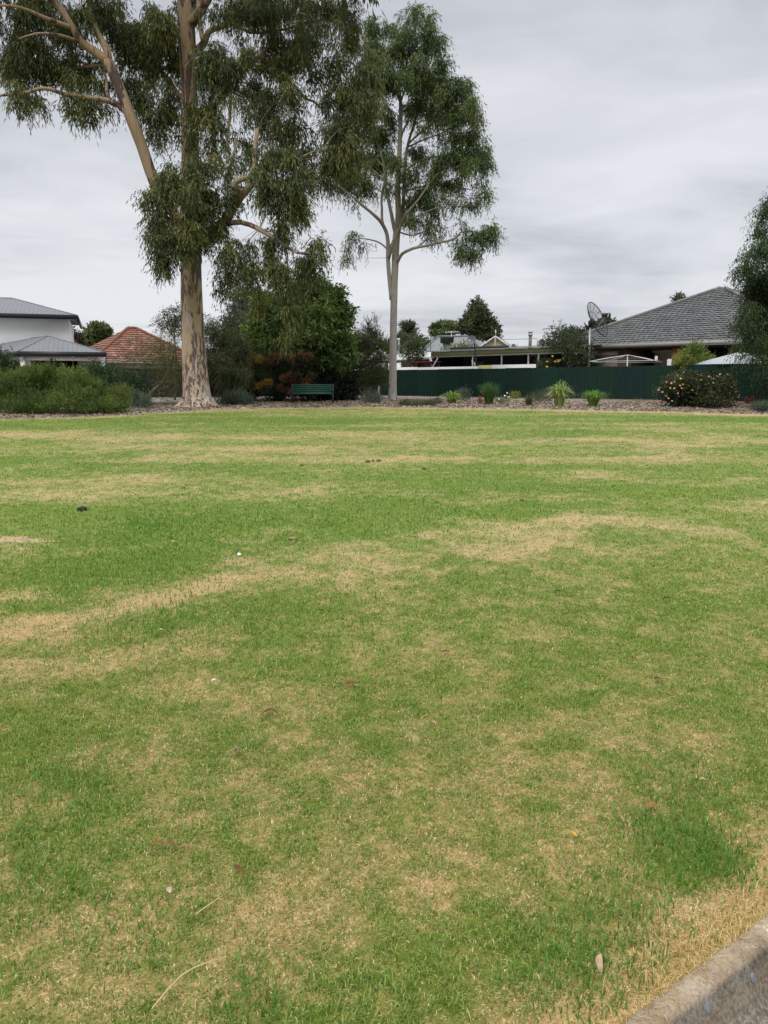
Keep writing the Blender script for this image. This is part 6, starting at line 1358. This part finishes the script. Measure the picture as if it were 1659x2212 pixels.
# the other hip that faces the lawn
g = G(); RF.box(g, a0 + .5, a1 - .5, .5, .7, .7, zE - .05); g.build('wall', CREAM, rh)
g = G(); RF.box(g, a0, a1, -.08, .02, zE - .14, zE); g.build('gutter', GUT, rh)
g = G(); a_ = A(270, .48); RF.box(g, a_ - .5, a_ + .5, .44, .49, 1.6, 2.7); wn = g.build('window', GLASS, rh)
g = G(); RF.box(g, a_ - .58, a_ + .58, .41, .437, 1.5, 1.6); g.build('sill', WPAINT, wn)
Yq = 60.0; a_ = at(153, 738, Yq); b_ = at(162, 729, Yq); ch = thing('brick_chimney', 'small red brick chimney against the end of the white house', 'chimney', (a_.x, Yq, a_.z - 1)); g = G(); g.box((a_.x, Yq, a_.z - 4), (b_.x, Yq + .5, b_.z)); g.build('stack', RR, ch); g = G(); g.box((a_.x - .05, Yq - .05, b_.z + .002), (b_.x + .05, Yq + .55, b_.z + .09)); g.build('chimney_cap', RR, ch)
# overhead wires
for i, (p, q_, Y0w, Y1w, lb_) in enumerate((((150, 731), (300, 741), 70, 80, 'upper thin overhead wire in front of the domed far tree'), ((150, 736), (300, 748), 70, 80, 'lower thin overhead wire in front of the domed far tree'), ((900, 716), (1160, 723), 75, 60, 'single thin overhead wire beside the conical far tree'))):
    a_, b_ = at(*p, Y0w), at(*q_, Y1w); d = b_ - a_; g = G(); g.tube([a_ + d * (t / 12 * 1.6 - .3) - Vector((0, 0, .5 * math.sin(PI * t / 12))) for t in range(13)], [.018] * 13, 4); o = g.build('overhead_wire', BLACK, None, loc=a_ - d * .3); tag(o, lb_, 'wire')

# ------------------------------------------------------------------ fallen leaves and bits on the lawn
def fallen(px, py, ln_px, ang, w_r, col, label, name='fallen_leaf', curl=.25, cat='leaf', tilt=0.0):
    b = onground(px, py); m = mpp(b.y) * 1.0; ln = ln_px * m; key = 'leaf_%02x%02x%02x' % tuple(int(255 * c) for c in col)
    mt = bpy.data.materials.get(key) or simple(key, col, .9, .35, 60, spec=.08)
    c = Vector((b.x, b.y, float(lawn_z(np.array([b.x]), np.array([b.y]))[0]) + .026 * min(1.6, max(1, b.y / 4) ** .5))); d = Vector((math.cos(ang), math.sin(ang), tilt)).normalized(); s_ = Vector((-math.sin(ang), math.cos(ang), 0)); V = []; F = []; n = 12
    for i in range(n + 1):
        t = i / n; wv = ln * w_r * 1.5 * (math.sin(PI * min(1, t * 1.02)) ** .8) * (1 - .3 * t) * .5 + .0006
        p = c + d * (ln * (t - .5)) + s_ * (ln * curl * .5 * (math.sin(PI * t) - .5)) + Vector((0, 0, ln * curl * .35 * (math.sin(PI * t))))
        V += [tuple(p - s_ * wv + Vector((0, 0, wv * .5))), tuple(p), tuple(p + s_ * wv + Vector((0, 0, wv * .5)))]
    for i in range(n):
        k = 3 * i; F += [[k, k + 1, k + 4, k + 3], [k + 1, k + 2, k + 5, k + 4]]
    o = mesh_np(name, np.array(V), F, mt, None, smooth=True, loc=c); return tag(o, label, cat)
RB = (0.13, 0.05, 0.022); TAN = (0.22, 0.13, 0.06); PALE = (0.36, 0.28, 0.19)
fallen(757, 1490, 27, .15, .42, (0.17, 0.06, 0.03), 'short curled reddish leaf on the lawn near its middle')
fallen(584, 1554, 44, .1, .22, RB, 'long arched red brown leaf left of the short curled reddish leaf', curl=.4)
fallen(342, 1838, 36, .1, .26, (0.16, 0.08, 0.035), 'left half of a touching pair of brown leaves on the lower left lawn')
fallen(371, 1841, 26, -.05, .3, (0.15, 0.075, 0.035), 'right half of a touching pair of brown leaves on the lower left lawn')
fallen(401, 1847, 34, .1, .25, TAN, 'tan leaf lying just right of the touching brown pair')
fallen(1408, 1756, 33, -.25, .32, (0.22, 0.10, 0.04), 'orange brown leaf above the lush tuft on the right lawn')
fallen(1421, 1475, 20, .2, .4, (0.09, 0.035, 0.025), 'dark maroon leaf on the right lawn, level with the short curled reddish one')
fallen(963, 1422, 22, .1, .35, (0.12, 0.045, 0.03), 'dark red brown leaf straight above the centre of the lawn')
fallen(1120, 1217, 13, .1, .4, (0.12, 0.05, 0.03), 'small dark leaf just below the large straw patch')
fallen(1238, 1817, 26, 1.9, .25, (0.45, 0.24, 0.04), 'narrow yellow orange leaf standing in the grass')
fallen(517, 1894, 40, 2.2, .2, RB, 'curved rust leaf right of the tan leaf on the lower lawn', curl=.5)
fallen(367, 1940, 26, 1.8, .38, PALE, 'pale pinkish leaf below the touching brown pair')
fallen(935, 1573, 16, 2.4, .5, (0.32, 0.17, 0.11), 'small pinkish leaf scrap right of the short curled reddish leaf')
fallen(513, 1637, 26, 1.2, .28, (0.13, 0.075, 0.05), 'dark brown twisted leaf under the long arched one')
fallen(590, 1668, 9, 1.0, .7, (0.34, 0.14, 0.04), 'tiny orange brown leaf scrap below the dark twisted leaf')
fallen(472, 1106, 14, .1, .4, (0.33, 0.17, 0.05), 'small orange leaf in the lush green stretch')
fallen(1205, 1288, 20, .1, .45, (0.05, 0.08, 0.03), 'dark green leaf lying on the right lawn')
fallen(1440, 1301, 18, .3, .45, (0.06, 0.05, 0.03), 'dark brown leaf right of the dark green leaf')
fallen(375, 1178, 10, 1.6, .7, PALE, 'pale leaf in the lush grass left of the white stone')
fallen(463, 1482, 14, .6, .35, (0.62, 0.62, 0.60), 'white feather like scrap on the left lawn', 'feather', cat='feather')
fallen(966, 1752, 13, .1, .6, TAN, 'small beige leaf low in the centre of the lawn')
fallen(1518, 1699, 18, -.2, .4, (0.36, 0.22, 0.12), 'light brown leaf above the orange brown one near the right edge')
fallen(1295, 2100, 44, 1.35, .28, (0.34, 0.25, 0.15), 'tan leaf propped upright in the straw by the kerb', tilt=.55)
fallen(349, 1374, 14, .4, .5, PALE, 'pale leaf lying below the straw band on the left')
fallen(980, 1188, 14, .1, .35, (0.42, 0.42, 0.38), 'thin pale grey leaf inside the large straw patch')
fallen(1584, 963, 9, .1, .4, (0.5, 0.5, 0.47), 'tiny white scrap far off on the right lawn', 'paper_scrap', cat='scrap')
fallen(930, 1571, 1, .1, .4, TAN, 'x') if False else None
STW = simple('dry_stalk', (0.45, 0.35, 0.18), .8, .2, 20)
for pts, lb_ in ((((329, 2206), (403, 2125), (494, 2090)), 'long bent dry grass stalk at the bottom left'), (((423, 1998), (455, 1975), (482, 1956)), 'short straight dry stalk above the long bent one')):
    P_ = [onground(*p) + Vector((0, 0, .035)) for p in pts]; pp, rr = smooth_path(P_, [.0022, .002, .0012], .02); g = G(); g.tube(pp, rr, 5); o = g.build('dry_stalk', STW, None, True, loc=P_[0]); tag(o, lb_, 'stalk')
def clod(px, py, r_px, mat, label, name, cat, flat=.6, seed=0):
    b = onground(px, py); r_ = r_px * mpp(b.y); V = []; F = []; n = 12; k = 7; rg = np.random.default_rng(seed); z0 = float(lawn_z(np.array([b.x]), np.array([b.y]))[0])
    for i in range(k + 1):
        for j in range(n):
            th = PI * i / k; ph = 2 * PI * j / n; d = np.array([math.sin(th) * math.cos(ph), math.sin(th) * math.sin(ph), math.cos(th)])
            f = 0.75 + 0.5 * float(fbm(np.array([d[0] * 1.6 + seed * 3.1 + d[2]]), np.array([d[1] * 1.6 + seed]), 7, 3)[0]); p = d * r_ * f; V.append((b.x + p[0], b.y + p[1], z0 + .01 + r_ * flat * .5 + p[2] * flat))
    for i in range(k):
        for j in range(n): F.append([i * n + j, i * n + (j + 1) % n, (i + 1) * n + (j + 1) % n, (i + 1) * n + j])
    o = mesh_np(name, np.array(V), F, mat, None, smooth=True, loc=(b.x, b.y, z0)); tag(o, label, cat)
SOIL = simple('dry_clod', (0.20, 0.125, 0.06), .95, .4, 20, bump=.5); BARKC = simple('dark_bark_piece', (0.03, 0.026, 0.022), .9, .4, 20, bump=.4)
clod(178, 1103, 11, BARKC, 'black bark lump in the lush grass on the left', 'bark_lump', 'bark', .5, 1)
for i, (px, py, r_, lb_) in enumerate(((795, 998, 6, 'largest brown soil clod of the row in mid lawn'), (806, 996, 4, 'brown soil clod touching the largest clod'), (818, 996, 5, 'rightmost brown soil clod of the row in mid lawn'), (916, 1013, 5, 'lone brown soil clod right of the row'), (1128, 1084, 5, 'dark brown clod above the large straw patch'), (652, 1006, 4, 'small brown clod left of the row in mid lawn'), (397, 1056, 4, 'small dark clod in the left lawn above the orange leaf'), (945, 1087, 4, 'orange brown clod in the green below the lone clod'))): clod(px, py, r_, SOIL, lb_, 'soil_clod', 'clod', .6, 10 + i)
clod(517, 1203, 5, WHT, 'small white stone at the edge of the straw band', 'stone', 'stone', .7, 3)
clod(632, 1166, 10, simple('dead_wood', (0.24, 0.15, 0.08), .9, .3, 10), 'short brown stick above the straw band', 'stick', 'stick', .3, 5)
# bare soil patch at the left edge
b = onground(40, 1168); V = []; n_ = 60
V.append((b.x, b.y, float(lawn_z(np.array([b.x]), np.array([b.y]))[0]) + .012))
for i in (1, 2, 3):
    for k in range(n_):
        a_ = 2 * PI * k / n_; f = (0.9 + 0.9 * (float(fbm(np.array([math.cos(a_) * 3.2 + 5]), np.array([math.sin(a_) * 3.2]), 3, 4)[0]) - .5) * 2) * i / 3
        x, y = b.x + 0.42 * f * math.cos(a_), b.y + .20 * f * math.sin(a_); V.append((x, y, float(lawn_z(np.array([x]), np.array([y]))[0]) + (.010, .006, -.004)[i - 1]))
F = [[0, 1 + k, 1 + (k + 1) % n_] for k in range(n_)] + [[1 + i * n_ + k, 1 + (i + 1) * n_ + k, 1 + (i + 1) * n_ + (k + 1) % n_, 1 + i * n_ + (k + 1) % n_] for i in range(2) for k in range(n_)]
mesh_np('bare_soil', np.array(V), F, simple('pale_bare_soil', (0.36, 0.265, 0.15), .95, .3, 8, bump=.5), None, smooth=True)['kind'] = 'structure'
# leaf litter and bark chips on the bed
r = np.random.default_rng(77); n = 16000; x = r.uniform(-16, 20, n); y = bed_y(x) + 0.05 + r.random(n) ** 1.4 * 9
keep = ((x - fa.x) * fn.x + (y - fa.y) * fn.y < -.05); x, y = x[keep], y[keep]; n = len(x)
z = g_np(y) + 0.045 + 0.10 * (fbm(x * 1.2, y * 1.2, 44, 4) - 0.5)
P = np.stack([x, y, z + .01], -1); a_ = r.random(n) * 2 * PI; D = np.stack([np.cos(a_), np.sin(a_), r.normal(0, .25, n)], -1)
pal = np.array([(0.14, 0.10, 0.075), (0.25, 0.19, 0.15), (0.40, 0.33, 0.27), (0.20, 0.10, 0.07), (0.42, 0.37, 0.32), (0.08, 0.055, 0.04)])
lit = leafquads(P, D, .06 + .10 * r.random(n), .03 + .03 * r.random(n), pal[r.integers(0, len(pal), n)], r)
o = leafmesh('leaf_litter', lit, None); tag(o, 'dead leaves and bark chips strewn over the garden bed', 'leaf litter', kind='stuff')
